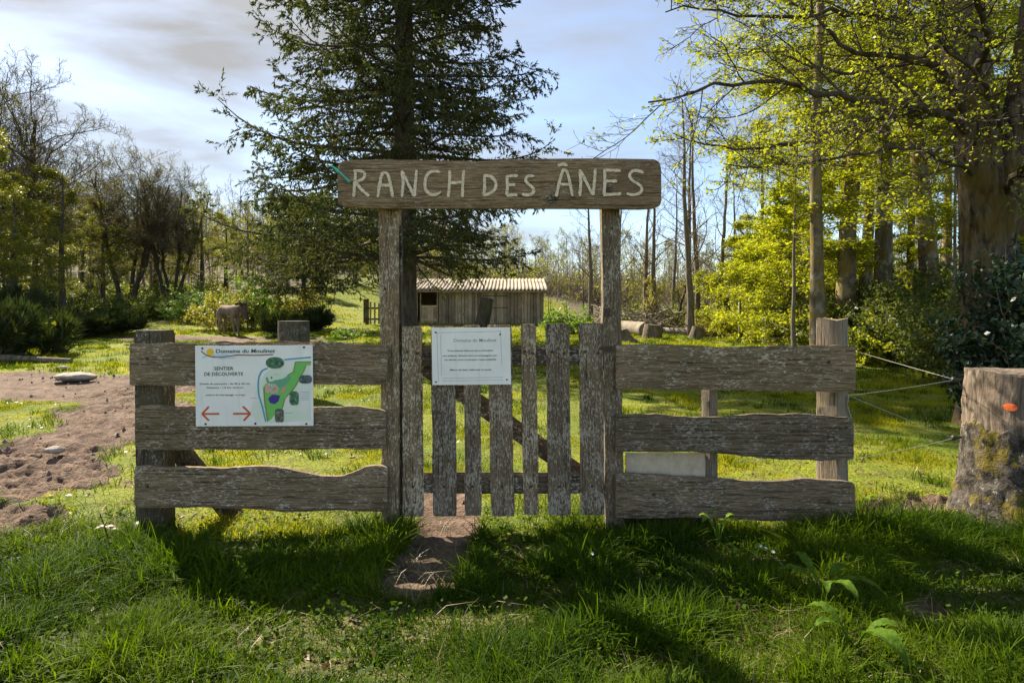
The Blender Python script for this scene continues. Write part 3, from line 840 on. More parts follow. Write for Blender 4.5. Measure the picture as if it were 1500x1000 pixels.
line_of(pm, 'Domaine du Moulinet', 225, 868, 162 - 85, 42, 0.0028, 0, 0.12, 0.012)
line_of(pm, 'SENTIER', 205, 415, 348 - 85, 38, 0.0014, 1, 0, 0.014)
line_of(pm, 'DE DÉCOUVERTE', 98, 520, 408 - 85, 38, 0.0014, 1, 0, 0.014)
line_of(pm, 'Durée du parcours : de 45 à 60 mn', 50, 592, 504 - 85, 19, 0.0014, 2, 0, 0.010)
line_of(pm, 'Distance : 1,5 km environ', 122, 520, 545 - 85, 19, 0.0014, 2, 0, 0.010)
line_of(pm, 'suivre le marquage', 112, 415, 624 - 85, 18, 0.0014, 2, 0, 0.012)
line_of(pm, 'orange', 430, 540, 624 - 85, 18, 0.0014, 3, 0, 0.012)
for x0, x1, y, mi_ in [(1180, 1275, y, 4) for y in (590, 610, 632, 652, 672)] + [(1005, 1095, 815, 5), (890, 945, 398, 5), (640, 712, 652, 3)]:
    g = Geo(); pm.line(g, q((x0, y), (x1, y)), 4, 0.0014, 0, 4); g.mk('caption_line', MAPINK[mi_], ib, smooth=False)
for pts in (((185, 742), (110, 820), (185, 892)), ((555, 742), (635, 820), (560, 895))):
    g = Geo(); sgn = 1 if pts[1][0] < 300 else -1
    pm.line(g, q(pts[0], pts[1]), 20, 0.0014, 0, 8); pm.line(g, q(pts[1], pts[2]), 20, 0.0018, 0, 8)
    pm.line(g, q((pts[1][0] + 6 * sgn, 820), (pts[1][0] + 188 * sgn, 820)), 20, 0.0022, 0, 8)
    g.mk('arrow', M['orange'], ib, smooth=False)
for x, y in ((122, 112), (1224, 106), (148, 930), (688, 928), (1240, 934)):
    c = pm.p(x - 42, y - 85, 0.001)
    V, F = tubes(np.array([[c + [0, .002, 0], c - [0, .002, 0], c - [0, .004, 0]]]), np.array([[0.006, 0.006, 0.004]]), 10, True)
    mk('screw', V, F, M['steel'], ib)
# rule notice on the gate (zoomed crop: 1333 px for 140)
YN = 3.585
C2 = lambda x, y: at(620 + x * 140 / 1333, 470 + y * 105 / 1000, YN)
pn = Panel(C2(115, 98), C2(1212, 90), C2(128, 893), 1097, 795, fwd)
nt_ = slab(pn, 0.008).mk('notice_board', M['white'], loc=C2(660, 890), smooth=False)
tag(nt_, 'small white notice board with black rules screwed to the picket gate', 'sign')
q2 = lambda *pts: [(x - 115, y - 98) for x, y in pts]
g = Geo()
M['frameline'] = plain('laminate crease', (0.45, 0.45, 0.44), 0.35, 0.5, 0.1, 30)
for a, b in (((180, 165), (1080, 150)), ((1075, 140), (1090, 620)), ((190, 160), (200, 850)), ((260, 800), (1100, 790)), ((260, 835), (1100, 830)), ((240, 200), (245, 760))):
    pn.line(g, q2(a, b), 7, 0.0010, 0, 4)
g.mk('laminate_edge', M['frameline'], nt_, smooth=False)
line_of(pn, 'Domaine du Moulinet', 418 - 115, 1018 - 115, 294 - 98, 46, 0.0014, 0, 0.1, 0.006)
line_of(pn, 'Vous entrez dans un parc animalier', 330 - 115, 970 - 115, 426 - 98, 24, 0.0014, 1, 0, 0.010)
line_of(pn, 'Les enfants doivent être accompagnés par', 265 - 115, 1025 - 115, 496 - 98, 24, 0.0014, 1, 0, 0.010)
line_of(pn, 'un adulte sous sa propre responsabilité', 290 - 115, 1012 - 115, 552 - 98, 24, 0.0014, 1, 0, 0.010)
line_of(pn, 'Merci de bien refermer la porte', 368 - 115, 942 - 115, 694 - 98, 24, 0.0014, 1, 0, 0.010)
for x, y in ((172, 158), (1072, 192), (165, 850), (1155, 825)):
    c = pn.p(x - 115, y - 98, 0.001)
    V, F = tubes(np.array([[c + [0, .002, 0], c - [0, .002, 0], c - [0, .004, 0]]]), np.array([[0.005, 0.005, 0.003]]), 10, True)
    mk('screw', V, F, M['steel'], nt_)
# ------------------------------------------------------------------ stumps, posts, logs
def lathe_log(base, top, r0, r1, seed, n=26, s=40, rough=0.06, flare=0.0, ridges=0.0):
    rg = np.random.default_rng(seed)
    base = np.array(base, float); top = np.array(top, float)
    ax = nrm(top - base); ref = np.array([0, 1, 0]) if abs(ax[1]) < 0.7 else np.array([1, 0, 0])
    u_ = nrm(np.cross(ax, ref)); v_ = np.cross(ax, u_)
    t = np.linspace(0, 1, n); a = np.arange(s) * 2 * math.pi / s
    T, A = np.meshgrid(t, a, indexing='ij')
    rad = r0 + (r1 - r0) * T
    lob = 1 + rough * (fbm(np.cos(A) * 1.6 + 5, np.sin(A) * 1.6 + T * 0.8 + seed, seed, 3) - 0.5) * 2
    lob = lob + flare * np.exp(-T / 0.16) * (1 + 0.45 * np.sin(A * 5 + seed))
    lob = lob + ridges * (fbm(A * 7, T * 9 + seed, seed + 3, 3) - 0.5)
    rad = rad * lob
    V = base + ax * (T[..., None] * np.linalg.norm(top - base)) + rad[..., None] * (np.cos(A)[..., None] * u_ + np.sin(A)[..., None] * v_)
    i = (np.arange(n - 1) * s)[:, None]; k = np.arange(s)[None, :]; k2 = (k + 1) % s
    qd = np.stack([i + k, i + k2, i + s + k2, i + s + k], -1).reshape(-1, 4)
    V = V.reshape(-1, 3)
    c1 = V[-s:].mean(0); V = np.concatenate([V, [c1, V[:s].mean(0)]])
    kk = np.arange(s); ti = np.stack([(n - 1) * s + kk, (n - 1) * s + (kk + 1) % s, np.full(s, n * s)], 1)
    ti2 = np.stack([(kk + 1) % s, kk, np.full(s, n * s + 1)], 1)
    return V, [qd, ti, ti2]
# the big stump by the fence: bark below, bare wood above, moss
w = NT('mossy stump')
o = w.mapped((1, 1, 1)); v = w.mapped((9, 9, 1.0))
gz_ = w.n('ShaderNodeSeparateXYZ', {0: o}).outputs[2]
n1 = w.noise(o, 16, 6, 0.68, 0.4); n2 = w.noise(o, 4.0, 5, 0.6); gr = w.noise(v, 5, 5, 0.6, 0.3)
bk = w.mix(w.rng(n1, 0.40, 0.68), (0.018, 0.014, 0.011), (0.135, 0.112, 0.088))
bk = w.mix(w.rng(w.noise(o, 24, 5, 0.6), 0.62, 0.68), bk, (0.32, 0.30, 0.26))
bare = w.mix(w.rng(gr, 0.35, 0.65), (0.075, 0.053, 0.037), (0.225, 0.172, 0.125))
bare = w.mix(w.rng(n2, 0.52, 0.66, 0, 0.65), bare, (0.13, 0.085, 0.055))
edge = w.math('ADD', gz_, w.math('MULTIPLY', w.math('SUBTRACT', n2, 0.5), 0.5))
isbare = w.rng(edge, 0.60, 0.62)
cc = w.mix(isbare, bk, bare)
mossf = w.math('MULTIPLY', w.rng(w.noise(o, 5.5, 5, 0.6), 0.54, 0.61), w.math('SUBTRACT', 1.0, isbare))
cc = w.mix(mossf, cc, w.mix(n1, (0.06, 0.05, 0.008), (0.19, 0.14, 0.02)))
hh = w.math('ADD', w.math('MULTIPLY', n1, w.math('SUBTRACT', 1.15, isbare)), w.math('MULTIPLY', gr, 0.25))
M['stump'] = w.done(w.principled(cc, 0.9, 0.2, w.bump(hh, 1.0, 0.03)))
M['cutwood'] = plain('cut wood', (0.20, 0.155, 0.11), 0.85, 0.2, 0.4, 30)
SX, SY = xat(1503, 3.85), 3.85
V, F = lathe_log((SX, SY, -0.05), (SX + 0.02, SY + 0.01, zy(541, 3.85)), 0.355, 0.315, 4, 60, 90, 0.06, 0.20, 0.12)
rt_ = (V[:, 2] > zy(541, 3.85) - 0.012); V[rt_, 2] -= 0.028 * fbm(V[rt_, 0] * 14, V[rt_, 1] * 14, 5, 3)
STV = V
bs = autosmooth(mk('tree_stump', V, F, M['stump'], loc=(SX, SY, -0.05)), 60)
tag(bs, 'thick mossy tree stump with an orange paint dot and peeling bark', 'stump')
g = Geo()
c = np.array([xat(1484, 3.52), 3.52, zy(597, 3.52)])
an = [2 * math.pi * k / 18 for k in range(18)]
# dot wraps the wood's curve
def onst(dx, z, lift):
    x = SX - 0.252 + dx
    d_ = np.hypot(STV[:, 0] - x, STV[:, 2] - z); k_ = np.argsort(np.where(STV[:, 1] < SY, d_, 9))[:6]
    wt_ = 1 / (d_[k_] + 0.004)
    return np.array([x, (STV[k_, 1] * wt_).sum() / wt_.sum() - lift, z])
zc = zy(597, 3.64)
V = [onst(0, zc, 0.012)] + [onst(0.022 * math.cos(a), zc + 0.022 * math.sin(a), 0.012) for a in an]
M['orangespray'] = plain('orange spray paint', (0.75, 0.14, 0.03), 0.6, 0.3, 0.2, 50)
mk('paint_dot', V, [[0, 1 + k, 1 + (k + 1) % 18] for k in range(18)], M['orangespray'], bs)
# insulators and the electric rope
M['rubber'] = plain('black plastic', (0.02, 0.02, 0.022), 0.5, 0.4, 0.2, 50)
ins = [at(1399, 556, 3.80), at(1399, 641, 3.80)]
for p in ins:
    g = Geo()
    V, F = tubes(np.array([[p + [0.05, 0.02, 0], p + [0.01, 0, 0], p - [0.005, 0, 0], p - [0.02, 0.003, 0]]]), np.array([[0.008, 0.008, 0.017, 0.015]]), 10, True)
    mk('insulator', V, F, M['rubber'], bs)
M['rope'] = plain('white electric rope', (0.32, 0.30, 0.26), 0.5, 0.3, 0.2, 60)
pA, pB = at(1243, 579, 3.66), at(1243, 673, 3.66)
g = Geo()
def sag(a, b, s_, n=20):
    t = np.linspace(0, 1, n)[:, None]
    p = a * (1 - t) + b * t; p[:, 2] -= s_ * 4 * (t * (1 - t))[:, 0]
    return p
for a, b, s_ in ((pA, ins[0], 0.006), (pA, ins[1], 0.004), (pB, ins[1], 0.008)):
    V, F = tubes(sag(a, b, s_)[None], np.full((1, 20), 0.0015), 6, True); g.add(V, F)
V, F = tubes(sag(ins[0], np.array([xat(1121, 18.3) + 0.012, 18.3, gz1(xat(1121, 18.3), 18.3) + 0.76]), 0.05)[None], np.full((1, 20), 0.0016), 6, True); g.add(V, F)
V, F = tubes(path([pA, pA + [0.0, 0.02, -0.06], pA + [0.04, 0.03, -0.16], pA + [0.045, 0.02, -0.26], pB + [0.0, 0, 0]], 20)[None], np.full((1, 20), 0.0035), 6, True)
g.add(V, F)
tag(g.mk('fence_rope', M['rope'], loc=pA), 'thin white electric fence rope zigzagging between square post and mossy stump', 'rope')

def gpt(px, Y, dz=0.0):
    x = xat(px, Y); return np.array([x, Y, gz1(x, Y) + dz])
def stump(name, px, Y, h, r0, r1, mat, label, cat, seed, lean=(0, 0), group=None, flare=0.15, cut=False):
    b = gpt(px, Y, -0.05)
    V, F = lathe_log(b, b + np.array([lean[0], lean[1], h + 0.05]), r0, r1, seed, 24, 28, 0.08, flare, 0.07)
    o_ = tag(autosmooth(mk(name, V, F, mat, loc=b), 55), label, cat, group)
    if cut:
        n_ = 28; rim = V[23 * 28:24 * 28]; ctr = V[-2]; ax_ = nrm(np.array([lean[0], lean[1], h]))
        D = np.concatenate([[ctr + ax_ * 0.012], ctr + (rim - ctr) * 0.55 + ax_ * 0.010, ctr + (rim - ctr) * 0.95 + ax_ * 0.006])
        k_ = np.arange(n_); k2_ = (k_ + 1) % n_
        mk('cut_face', D, [np.stack([np.zeros(n_, int), 1 + k_, 1 + k2_], 1), np.stack([1 + k_, 1 + n_ + k_, 1 + n_ + k2_, 1 + k2_], 1)], M['endgrain'], o_)
    return o_
w = NT('end grain'); o = w.mapped((1, 1, 1)); nz = w.noise(o, 14, 5, 0.65)
M['endgrain'] = w.done(w.principled(w.mix(w.rng(nz, 0.35, 0.65), (0.30, 0.21, 0.13), (0.52, 0.41, 0.29)), 0.85, 0.2))
M['darkstump'] = wood('dark cracked stump', 'z', (0.022, 0.017, 0.013), (0.085, 0.070, 0.055), (0.22, 0.19, 0.16), 0.2, 0.3)
M['logbark'] = bark('log bark', (0.06, 0.045, 0.033), (0.19, 0.145, 0.105), 0.2)
M['darklog'] = bark('dark log bark', (0.025, 0.018, 0.013), (0.085, 0.062, 0.044), 0.3)
M['palelog'] = bark('pale log', (0.13, 0.10, 0.075), (0.30, 0.25, 0.195), 0.15, scale=6)
stump('tree_stump', 430, 8.8, zy(470, 8.8) - gz1(xat(430, 8.8), 8.8), 0.23, 0.215, M['darkstump'], 'dark cracked upright stump behind the map board fence', 'stump', 61, flare=0.12)
stump('leaning_log', 697, 15, zy(437, 15) - gz1(xat(697, 15), 15), 0.20, 0.16, M['darklog'], 'leaning cut log post standing in front of the shed', 'log', 62, (0.28, 0.1), cut=True)
stump('tree_stump', 955, 21, 0.46, 0.34, 0.30, M['logbark'], 'brown low stump at the end of the pale felled trunk', 'stump', 63, (0.05, 0), flare=0.12, cut=True)
stump('tree_stump', 1018, 21, 0.40, 0.24, 0.21, M['logbark'], 'pale leaning stump below the slender bare trees', 'stump', 64, (0.12, 0), flare=0.12, cut=True)
stump('tree_stump', 914, 19, 0.36, 0.34, 0.2, M['logbark'], 'low broken stump next to the latch post of the gateway', 'stump', 65, (-0.1, 0), flare=0.4)
stump('rotten_post', 1066, 26, 1.5, 0.16, 0.18, M['darkstump'], 'dark broken post in front of the lime green thicket', 'post', 66, (-0.1, 0))
stump('tree_stump', 826, 23, 0.45, 0.14, 0.11, M['darkstump'], 'small dark stump beside the bright green elder bush', 'stump', 67)
def log(name, pxa, pxb, Ya, Yb, r0, r1, za, zb, mat, label, seed, group=None):
    a = gpt(pxa, Ya, za); b = gpt(pxb, Yb, zb)
    V, F = lathe_log(a, b, r0, r1, seed, 24, 22, 0.10, 0.0, 0.06)
    return tag(autosmooth(mk(name, V, F, mat, loc=a), 55), label, 'log', group)
log('felled_log', 946, 890, 22.0, 25, 0.27, 0.20, 0.22, 0.30, M['palelog'], 'pale felled trunk with its cut end facing the gate', 71)
log('felled_log', 1012, 962, 23.5, 24.5, 0.17, 0.14, 0.10, 0.12, M['palelog'], 'pale barkless log lying in the grass between two stumps', 72)
log('felled_log', -30, 104, 13.4, 13.2, 0.09, 0.06, 0.08, 0.04, M['logbark'], 'thin mossy log lying in front of the dark broom bushes', 73)
log('felled_log', 1045, 1090, 24.5, 23.8, 0.10, 0.07, 0.08, 0.08, M['logbark'], 'thin brown log beside the dark broken post', 74)
# brush pile (branches of the felled tree)
rg = np.random.default_rng(77)
N = 170
c0 = np.stack([rg.uniform(xat(880, 25), xat(985, 25), N), rg.uniform(24, 27, N), rg.uniform(0.05, 1.0, N) ** 1.0], 1)
c0[:, 2] += gz(c0[:, 0], c0[:, 1]) - 0.1
dd = nrm(rg.normal(0, 1, (N, 3)) * [1, 0.7, 0.45]); L_ = rg.uniform(0.5, 1.9, N)
P = np.stack([c0 + dd * L_[:, None] * f + rg.normal(0, 0.04, (N, 3)) for f in np.linspace(-0.5, 0.5, 5)], 1)
P[:, :, 2] = np.maximum(P[:, :, 2], gz(P[:, :, 0], P[:, :, 1]) + 0.01)
V, F = tubes(P, np.repeat(rg.uniform(0.012, 0.045, N)[:, None], 5, 1) * np.linspace(1, .5, 5), 5)
tag(mk('brush_pile', V, F, M['palelog'], loc=gpt(935, 25)), 'pale heap of cut branches piled behind the gate post', 'brush pile')
# electric fence stakes
M['stake'] = plain('white plastic stake', (0.60, 0.58, 0.50), 0.5, 0.4, 0.1, 20)
STK = [(1082, 21.5, 1.30, 'tall yellowish fence stake left of the three short white ones'), (1101, 19.5, 0.75, 'short white stake standing alone'), (1117, 18.5, 0.80, 'left one of the close pair of white stakes'), (1121, 18.3, 0.86, 'right one of the close pair of white stakes')]
for k, (px, Y, h, lb) in enumerate(STK):
    b = gpt(px, Y, -0.03)
    V, F = tubes((b + np.array([[0, 0, 0], [0.005, 0, h * 0.5], [0.012, 0, h], [0.014, 0, h + 0.03]]))[None], np.array([[0.022, 0.022, 0.022, 0.012]]), 8, True)
    tag(mk('fence_stake', V, F, M['stake'], loc=b), lb, 'stake', 'thin stakes at the wood edge')
# stones in the mud
def rock(name, px, Y, sx, sy, sz, seed, mat, label):
    b = gpt(px, Y)
    n, m_ = 16, 24
    th = np.linspace(0.02, math.pi - 0.02, n); ph = np.arange(m_) * 2 * math.pi / m_
    T, P_ = np.meshgrid(th, ph, indexing='ij')
    d = np.stack([np.sin(T) * np.cos(P_), np.sin(T) * np.sin(P_), np.cos(T)], -1)
    rr = 0.75 + 0.5 * fbm(d[..., 0] * 1.7 + seed, d[..., 1] * 1.7 + d[..., 2] * 1.3, seed, 4)
    V = d * rr[..., None] * [sx, sy, sz] + b + [0, 0, sz * 0.35]
    i = (np.arange(n - 1) * m_)[:, None]; k = np.arange(m_)[None, :]; k2 = (k + 1) % m_
    qd = np.stack([i + k, i + m_ + k, i + m_ + k2, i + k2], -1).reshape(-1, 4)
    return tag(mk(name, V.reshape(-1, 3), [qd], mat, loc=b), label, 'rock')
w = NT('pale rock'); nz = w.noise(w.mapped((1, 1, 1)), 9, 6, 0.65)
M['rock'] = w.done(w.principled(w.mix(w.rng(nz, 0.35, 0.65), (0.16, 0.13, 0.10), (0.38, 0.33, 0.27)), 0.9, 0.2, w.bump(nz, 0.8, 0.03)))
rock('rock', 110, 10.6, 0.34, 0.24, 0.085, 3, M['rock'], 'largest pale flat rock lying in the mud track')
rock('rock', 92, 12.0, 0.15, 0.10, 0.05, 4, M['rock'], 'small pale rock just behind the large flat one')
rock('rock', 80, 5.6, 0.09, 0.06, 0.035, 5, M['rock'], 'fist sized brown rock at the near edge of the mud track')

# ------------------------------------------------------------------ shed
YSH = 32.6
gs = gz1(-2, YSH) - 0.05
shed = empty('shed', (-1.9, YSH + 1.7, gs), 'long low wooden shed with a corrugated roof and open hatch', 'shed')
X0, X1 = -6.1, 1.68
zE = 2.30
def zy_(p): return zy(p, YSH)
hx0, hx1 = xat(617, YSH), xat(640, YSH)
rg = np.random.default_rng(5)
g = Geo(); x = X0
while x < X1:
    wd = rg.uniform(0.13, 0.20); x1 = min(x + wd, X1)
    if x1 > hx0 + 0.02 and x < hx1 - 0.02:
        g.box(x, x1 - rg.uniform(0.01, 0.03), YSH - rg.uniform(0, 0.03), YSH + 0.025, zy_(424), zE)
    else:
        g.box(x, x1 - rg.uniform(0.01, 0.03), YSH - rg.uniform(0, 0.03), YSH + 0.025, gs - 0.05 + rg.uniform(0, 0.08), zE)
    x += wd
for (ya, yb, xa) in ((YSH, YSH + 3.4, X0), (YSH, YSH + 3.4, X1 - 0.02)):
    y = ya + 0.03
    while y < yb:
        wd = rg.uniform(0.14, 0.2)
        g.box(xa, xa + 0.022, y, min(y + wd, yb) - 0.01, gs - 0.05, zE + (y - ya) * 0.2); y += wd
g.box(X0, X1, YSH + 3.4, YSH + 3.43, gs - 0.05, zE + 0.65)
wall = g.mk('wall', M['shedwood'], shed, smooth=False)
g = Geo(); x = hx0
for k in range(5):
    wd = (hx1 - hx0) / 5
    g.box(x + 0.006, x + wd - 0.006, YSH - 0.01, YSH + 0.02, gs, zy_(447)); x += wd
g.box(hx0, hx1, YSH - 0.035, YSH - 0.012, zy_(450), zy_(447.2)); g.box(hx0, hx1, YSH - 0.035, YSH - 0.012, zy_(470), zy_(467))
g.mk('half_door', M['shedwood'], shed, smooth=False)
g = Geo()
for a, b, c, d in ((hx0 - 0.06, hx0, gs, zy_(424)), (hx1, hx1 + 0.06, gs, zy_(424)), (hx0 - 0.06, hx1 + 0.06, zy_(424), zy_(422))):
    g.box(a, b, YSH - 0.05, YSH - 0.014, c, d)
g.mk('hatch_frame', M['shedwood'], shed, smooth=False)
M['irondark'] = plain('dark iron', (0.035, 0.03, 0.028), 0.7, 0.3, 0.2, 20)
dx0, dx1 = xat(706, YSH), xat(746, YSH)
g = Geo(); x = dx0; k = 0
while x < dx1 - 0.02:
    wd = (dx1 - dx0) / 9
    g.box(x + 0.005, x + wd - 0.005, YSH - 0.045 - (k % 2) * 0.004, YSH - 0.015, gs + 0.05, zy_(428)); x += wd; k += 1
dr = g.mk('door', M['shedwood'], shed, smooth=False)
for zz in (450, 433):
    g = Geo(); g.box(dx0 + 0.05, dx1 - 0.1, YSH - 0.062, YSH - 0.051, zy_(zz + 1), zy_(zz)); g.mk('strap_hinge', M['irondark'], dr, smooth=False)
# corrugated roof sheet (closed, 12 mm)
w = NT('fibre cement roof'); o = w.mapped((1, 1, 1)); nz = w.noise(o, 1.6, 5, 0.65); n2 = w.noise(o, 22, 4)
c = w.mix(w.rng(nz, 0.38, 0.62), (0.20, 0.155, 0.105), (0.38, 0.325, 0.25))
c = w.mix(w.rng(n2, 0.50, 0.64, 0, 0.8), c, (0.13, 0.095, 0.055))
M['roof'] = w.done(w.principled(c, 0.9, 0.2))
u = np.linspace(X0 - 0.2, X1 + 0.25, 640); v_ = np.linspace(0, 1, 6)
U, Vv = np.meshgrid(u, v_)
Yr = YSH - 0.35 + Vv * 4.1
Zr = zy(424.5, YSH - 0.35) + Vv * 0.80 + np.sin(U * 2 * math.pi / 0.20) * 0.035
top = np.stack([U, Yr, Zr], -1).reshape(-1, 3); bt = top - [0, 0, 0.012]
n_ = len(top); nu = 640
i = (np.arange(5) * nu)[:, None] + np.arange(nu - 1)[None, :]
qd = np.stack([i, i + 1, i + nu + 1, i + nu], -1).reshape(-1, 4)
e0 = np.stack([np.arange(nu - 1), np.arange(nu - 1) + n_, np.arange(1, nu) + n_, np.arange(1, nu)], 1)
mk('roof', np.concatenate([top, bt]), [qd, qd[:, ::-1] + n_, e0, e0[:, ::-1] + 5 * nu], M['roof'], shed)
g = Geo(); g.box(X0, X1, YSH - 0.30, YSH - 0.24, zE - 0.02, zE + 0.05)
g.mk('fascia', M['shedwood'], shed, smooth=False)
# paddock picket fence beside the shed
pf = empty('picket_fence', gpt(545, 31.6), 'short dark picket fence at the far side of the spruce trunk', 'fence')
b = gpt(545, 31.6)
g = Geo(); g.box(xat(533, 31.6), xat(540, 31.6), 31.5, 31.7, b[2] - .05, zy(438, 31.6)); g.mk('post', M['darkpost'], pf, smooth=False)
for k in range(8):
    g = Geo(); x = xat(543 + k * 6.2, 31.6)
    g.box(x - 0.045, x + 0.045, 31.55, 31.575, b[2] + 0.05, zy(442 + (k % 3), 31.6)); g.mk('picket', M['shedwood'], pf, smooth=False)
for p in (450, 466):
    g = Geo(); g.box(xat(533, 31.6), xat(592, 31.6), 31.578, 31.62, zy(p + 2.5, 31.6), zy(p, 31.6)); g.mk('rail', M['darkpost'], pf, smooth=False)

# ------------------------------------------------------------------ donkey (skinned skeleton, baked)
def skinned(verts, edges, root=0, sub=2):
    me = bpy.data.meshes.new('sk'); o = bpy.data.objects.new('sk', me); COL.objects.link(o)
    me.from_pydata([v[:3] for v in verts], edges, [])
    md = o.modifiers.new('s', 'SKIN'); md.use_smooth_shade = True
    for k, v in enumerate(verts):
        r = v[3]
        me.skin_vertices[0].data[k].radius = (r, r) if not hasattr(r, '__len__') else r
        me.skin_vertices[0].data[k].use_root = (k == root)
    ms = o.modifiers.new('d', 'SUBSURF'); ms.levels = sub; ms.render_levels = sub
    bpy.context.view_layer.update()
    m2 = bpy.data.meshes.new_from_object(o.evaluated_get(bpy.context.evaluated_depsgraph_get()))
    V = np.array([v.co[:] for v in m2.vertices]); F = [list(p.vertices) for p in m2.polygons]
    bpy.data.objects.remove(o); bpy.data.meshes.remove(m2)
    return V, F
dv = [(-0.46, 0, 0.88, 0.160), (-0.20, 0, 0.86, 0.180), (0.10, 0, 0.85, 0.190), (0.34, 0, 0.87, 0.170),       # rump .. shoulder
      (0.54, 0, 0.93, 0.115), (0.72, 0, 0.93, 0.098), (0.88, 0, 0.89, 0.095),                                  # neck, poll
      (0.97, 0, 0.76, 0.092), (1.02, 0, 0.61, 0.066), (1.04, 0, 0.49, 0.058),                                 # head
      (-0.50, 0.11, 0.66, 0.105), (-0.44, 0.12, 0.50, 0.062), (-0.56, 0.12, 0.34, 0.043), (-0.54, 0.12, 0.14, 0.034), (-0.51, 0.12, 0.02, 0.046),
      (-0.50, -0.11, 0.66, 0.105), (-0.38, -0.12, 0.50, 0.062), (-0.46, -0.12, 0.34, 0.043), (-0.42, -0.12, 0.14, 0.034), (-0.39, -0.12, 0.02, 0.046),
      (0.34, 0.11, 0.62, 0.080), (0.35, 0.11, 0.36, 0.046), (0.36, 0.11, 0.14, 0.033), (0.39, 0.11, 0.02, 0.045),
      (0.38, -0.11, 0.62, 0.080), (0.44, -0.11, 0.36, 0.046), (0.50, -0.11, 0.14, 0.033), (0.54, -0.11, 0.02, 0.045),
      (0.85, 0.06, 0.98, 0.032), (0.83, 0.11, 1.08, 0.044), (0.82, 0.15, 1.18, 0.012),
      (0.85, -0.06, 0.98, 0.032), (0.86, -0.11, 1.08, 0.044), (0.88, -0.15, 1.17, 0.012),
      (-0.66, 0, 0.88, 0.040), (-0.73, 0, 0.72, 0.026), (-0.74, 0, 0.50, 0.022)]
de = [(0, 1), (1, 2), (2, 3), (3, 4), (4, 5), (5, 6), (6, 7), (7, 8), (8, 9), (0, 10), (10, 11), (11, 12), (12, 13), (13, 14), (0, 15), (15, 16), (16, 17), (17, 18), (18, 19),
      (3, 20), (20, 21), (21, 22), (22, 23), (3, 24), (24, 25), (25, 26), (26, 27), (6, 28), (28, 29), (29, 30), (6, 31), (31, 32), (32, 33), (0, 34), (34, 35), (35, 36)]
V, F = skinned(dv, de, 1)
cen = np.array([V[f].mean(0) for f in F])
w = NT('donkey coat'); nz = w.noise(w.mapped((1, 1, 1)), 5, 6, 0.7); nf = w.noise(w.mapped((3, 1, 1)), 60, 3)
cc = w.mix(w.rng(nz, 0.35, 0.65), (0.135, 0.096, 0.068), (0.27, 0.20, 0.145)); cc = w.mix(w.rng(nf, 0.4, 0.7, 0, 0.4), cc, (0.09, 0.06, 0.045))
M['coat'] = w.done(w.principled(cc, 0.9, 0.15))
w = NT('donkey dark coat'); nz = w.noise(w.mapped((1, 1, 1)), 14, 5)
M['coatdark'] = w.done(w.principled(w.mix(nz, (0.05, 0.034, 0.026), (0.12, 0.08, 0.06)), 0.9, 0.15))
M['muzzle'] = plain('pale muzzle', (0.34, 0.29, 0.24), 0.8, 0.2, 0.15, 30)
M['hoof'] = plain('hoof', (0.04, 0.035, 0.03), 0.6, 0.3, 0.2, 30)
mi = np.where((cen[:, 0] > 0.92) & (cen[:, 2] < 0.55) & (cen[:, 2] > 0.3), 2, np.where((cen[:, 0] > 0.68) & (cen[:, 2] > 0.4), 1, np.where(cen[:, 2] < 0.055, 3, 0)))
DK = gpt(336, 22.0)
dk = empty('donkey', (0, 0, 0), 'grey brown donkey standing head lowered on the muddy track', 'donkey')
mk('body', V, F, [M['coat'], M['coatdark'], M['muzzle'], M['hoof']], dk, matidx=mi)
rg = np.random.default_rng(2)
t = rg.uniform(0, 1, 500); c = np.stack([0.40 + 0.52 * t, rg.normal(0, 0.014, 500), 1.03 - 0.035 * t + 0.02 * np.sin(t * 3)], 1)
V, F, a = strips(rg, c, nrm(np.stack([0.2 * np.ones(500), rg.normal(0, .25, 500), np.ones(500)], 1)), rg.uniform(0.05, 0.09, 500), np.full(500, 0.02))
mk('mane', V, F, M['coatdark'], dk)
c = np.stack([np.full(160, -0.74), rg.normal(0, 0.01, 160), rg.uniform(0.42, 0.55, 160)], 1)
V, F, a = strips(rg, c, nrm(np.stack([rg.normal(0, .1, 160), rg.normal(0, .1, 160), -np.ones(160)], 1)), rg.uniform(0.1, 0.18, 160), np.full(160, 0.015))
mk('tail_tuft', V, F, M['coatdark'], dk)
g = Geo()
for sy in (0.072, -0.072):
    V, F = tubes(np.array([[[0.985, sy * 0.95, 0.775], [0.995, sy * 1.25, 0.772]]]), np.array([[0.018, 0.014]]), 8, True)
    mk('eye', V, F, M['rubber'], dk)
dk.location = DK; dk.rotation_euler = (0, 0, R(-36)); dk.scale = (1.04,) * 3
# ------------------------------------------------------------------ leaf and bark materials
M['needle'] = leafmat('spruce needles', (0.040, 0.052, 0.018), (0.130, 0.128, 0.044), 0.40, (1.1, 1.25, 0.6), 0.6, 0.2)
M['beechleaf'] = leafmat('young beech leaves', (0.150, 0.185, 0.014), (0.330, 0.335, 0.024), 0.55, (1.35, 1.35, 0.6))
M['limeleaf'] = leafmat('lime thicket leaves', (0.210, 0.245, 0.012), (0.400, 0.400, 0.022), 0.55, (1.3, 1.3, 0.6))
M['oliveleaf'] = leafmat('olive leaves', (0.095, 0.105, 0.014), (0.290, 0.280, 0.030), 0.56, (1.2, 1.2, 0.5))
M['brightleaf'] = leafmat('bright bush leaves', (0.080, 0.155, 0.020), (0.190, 0.270, 0.035), 0.5, (1.2, 1.25, 0.5))
M['budleaf'] = leafmat('opening leaves', (0.200, 0.190, 0.040), (0.340, 0.320, 0.060), 0.5, (1.2, 1.15, 0.5))
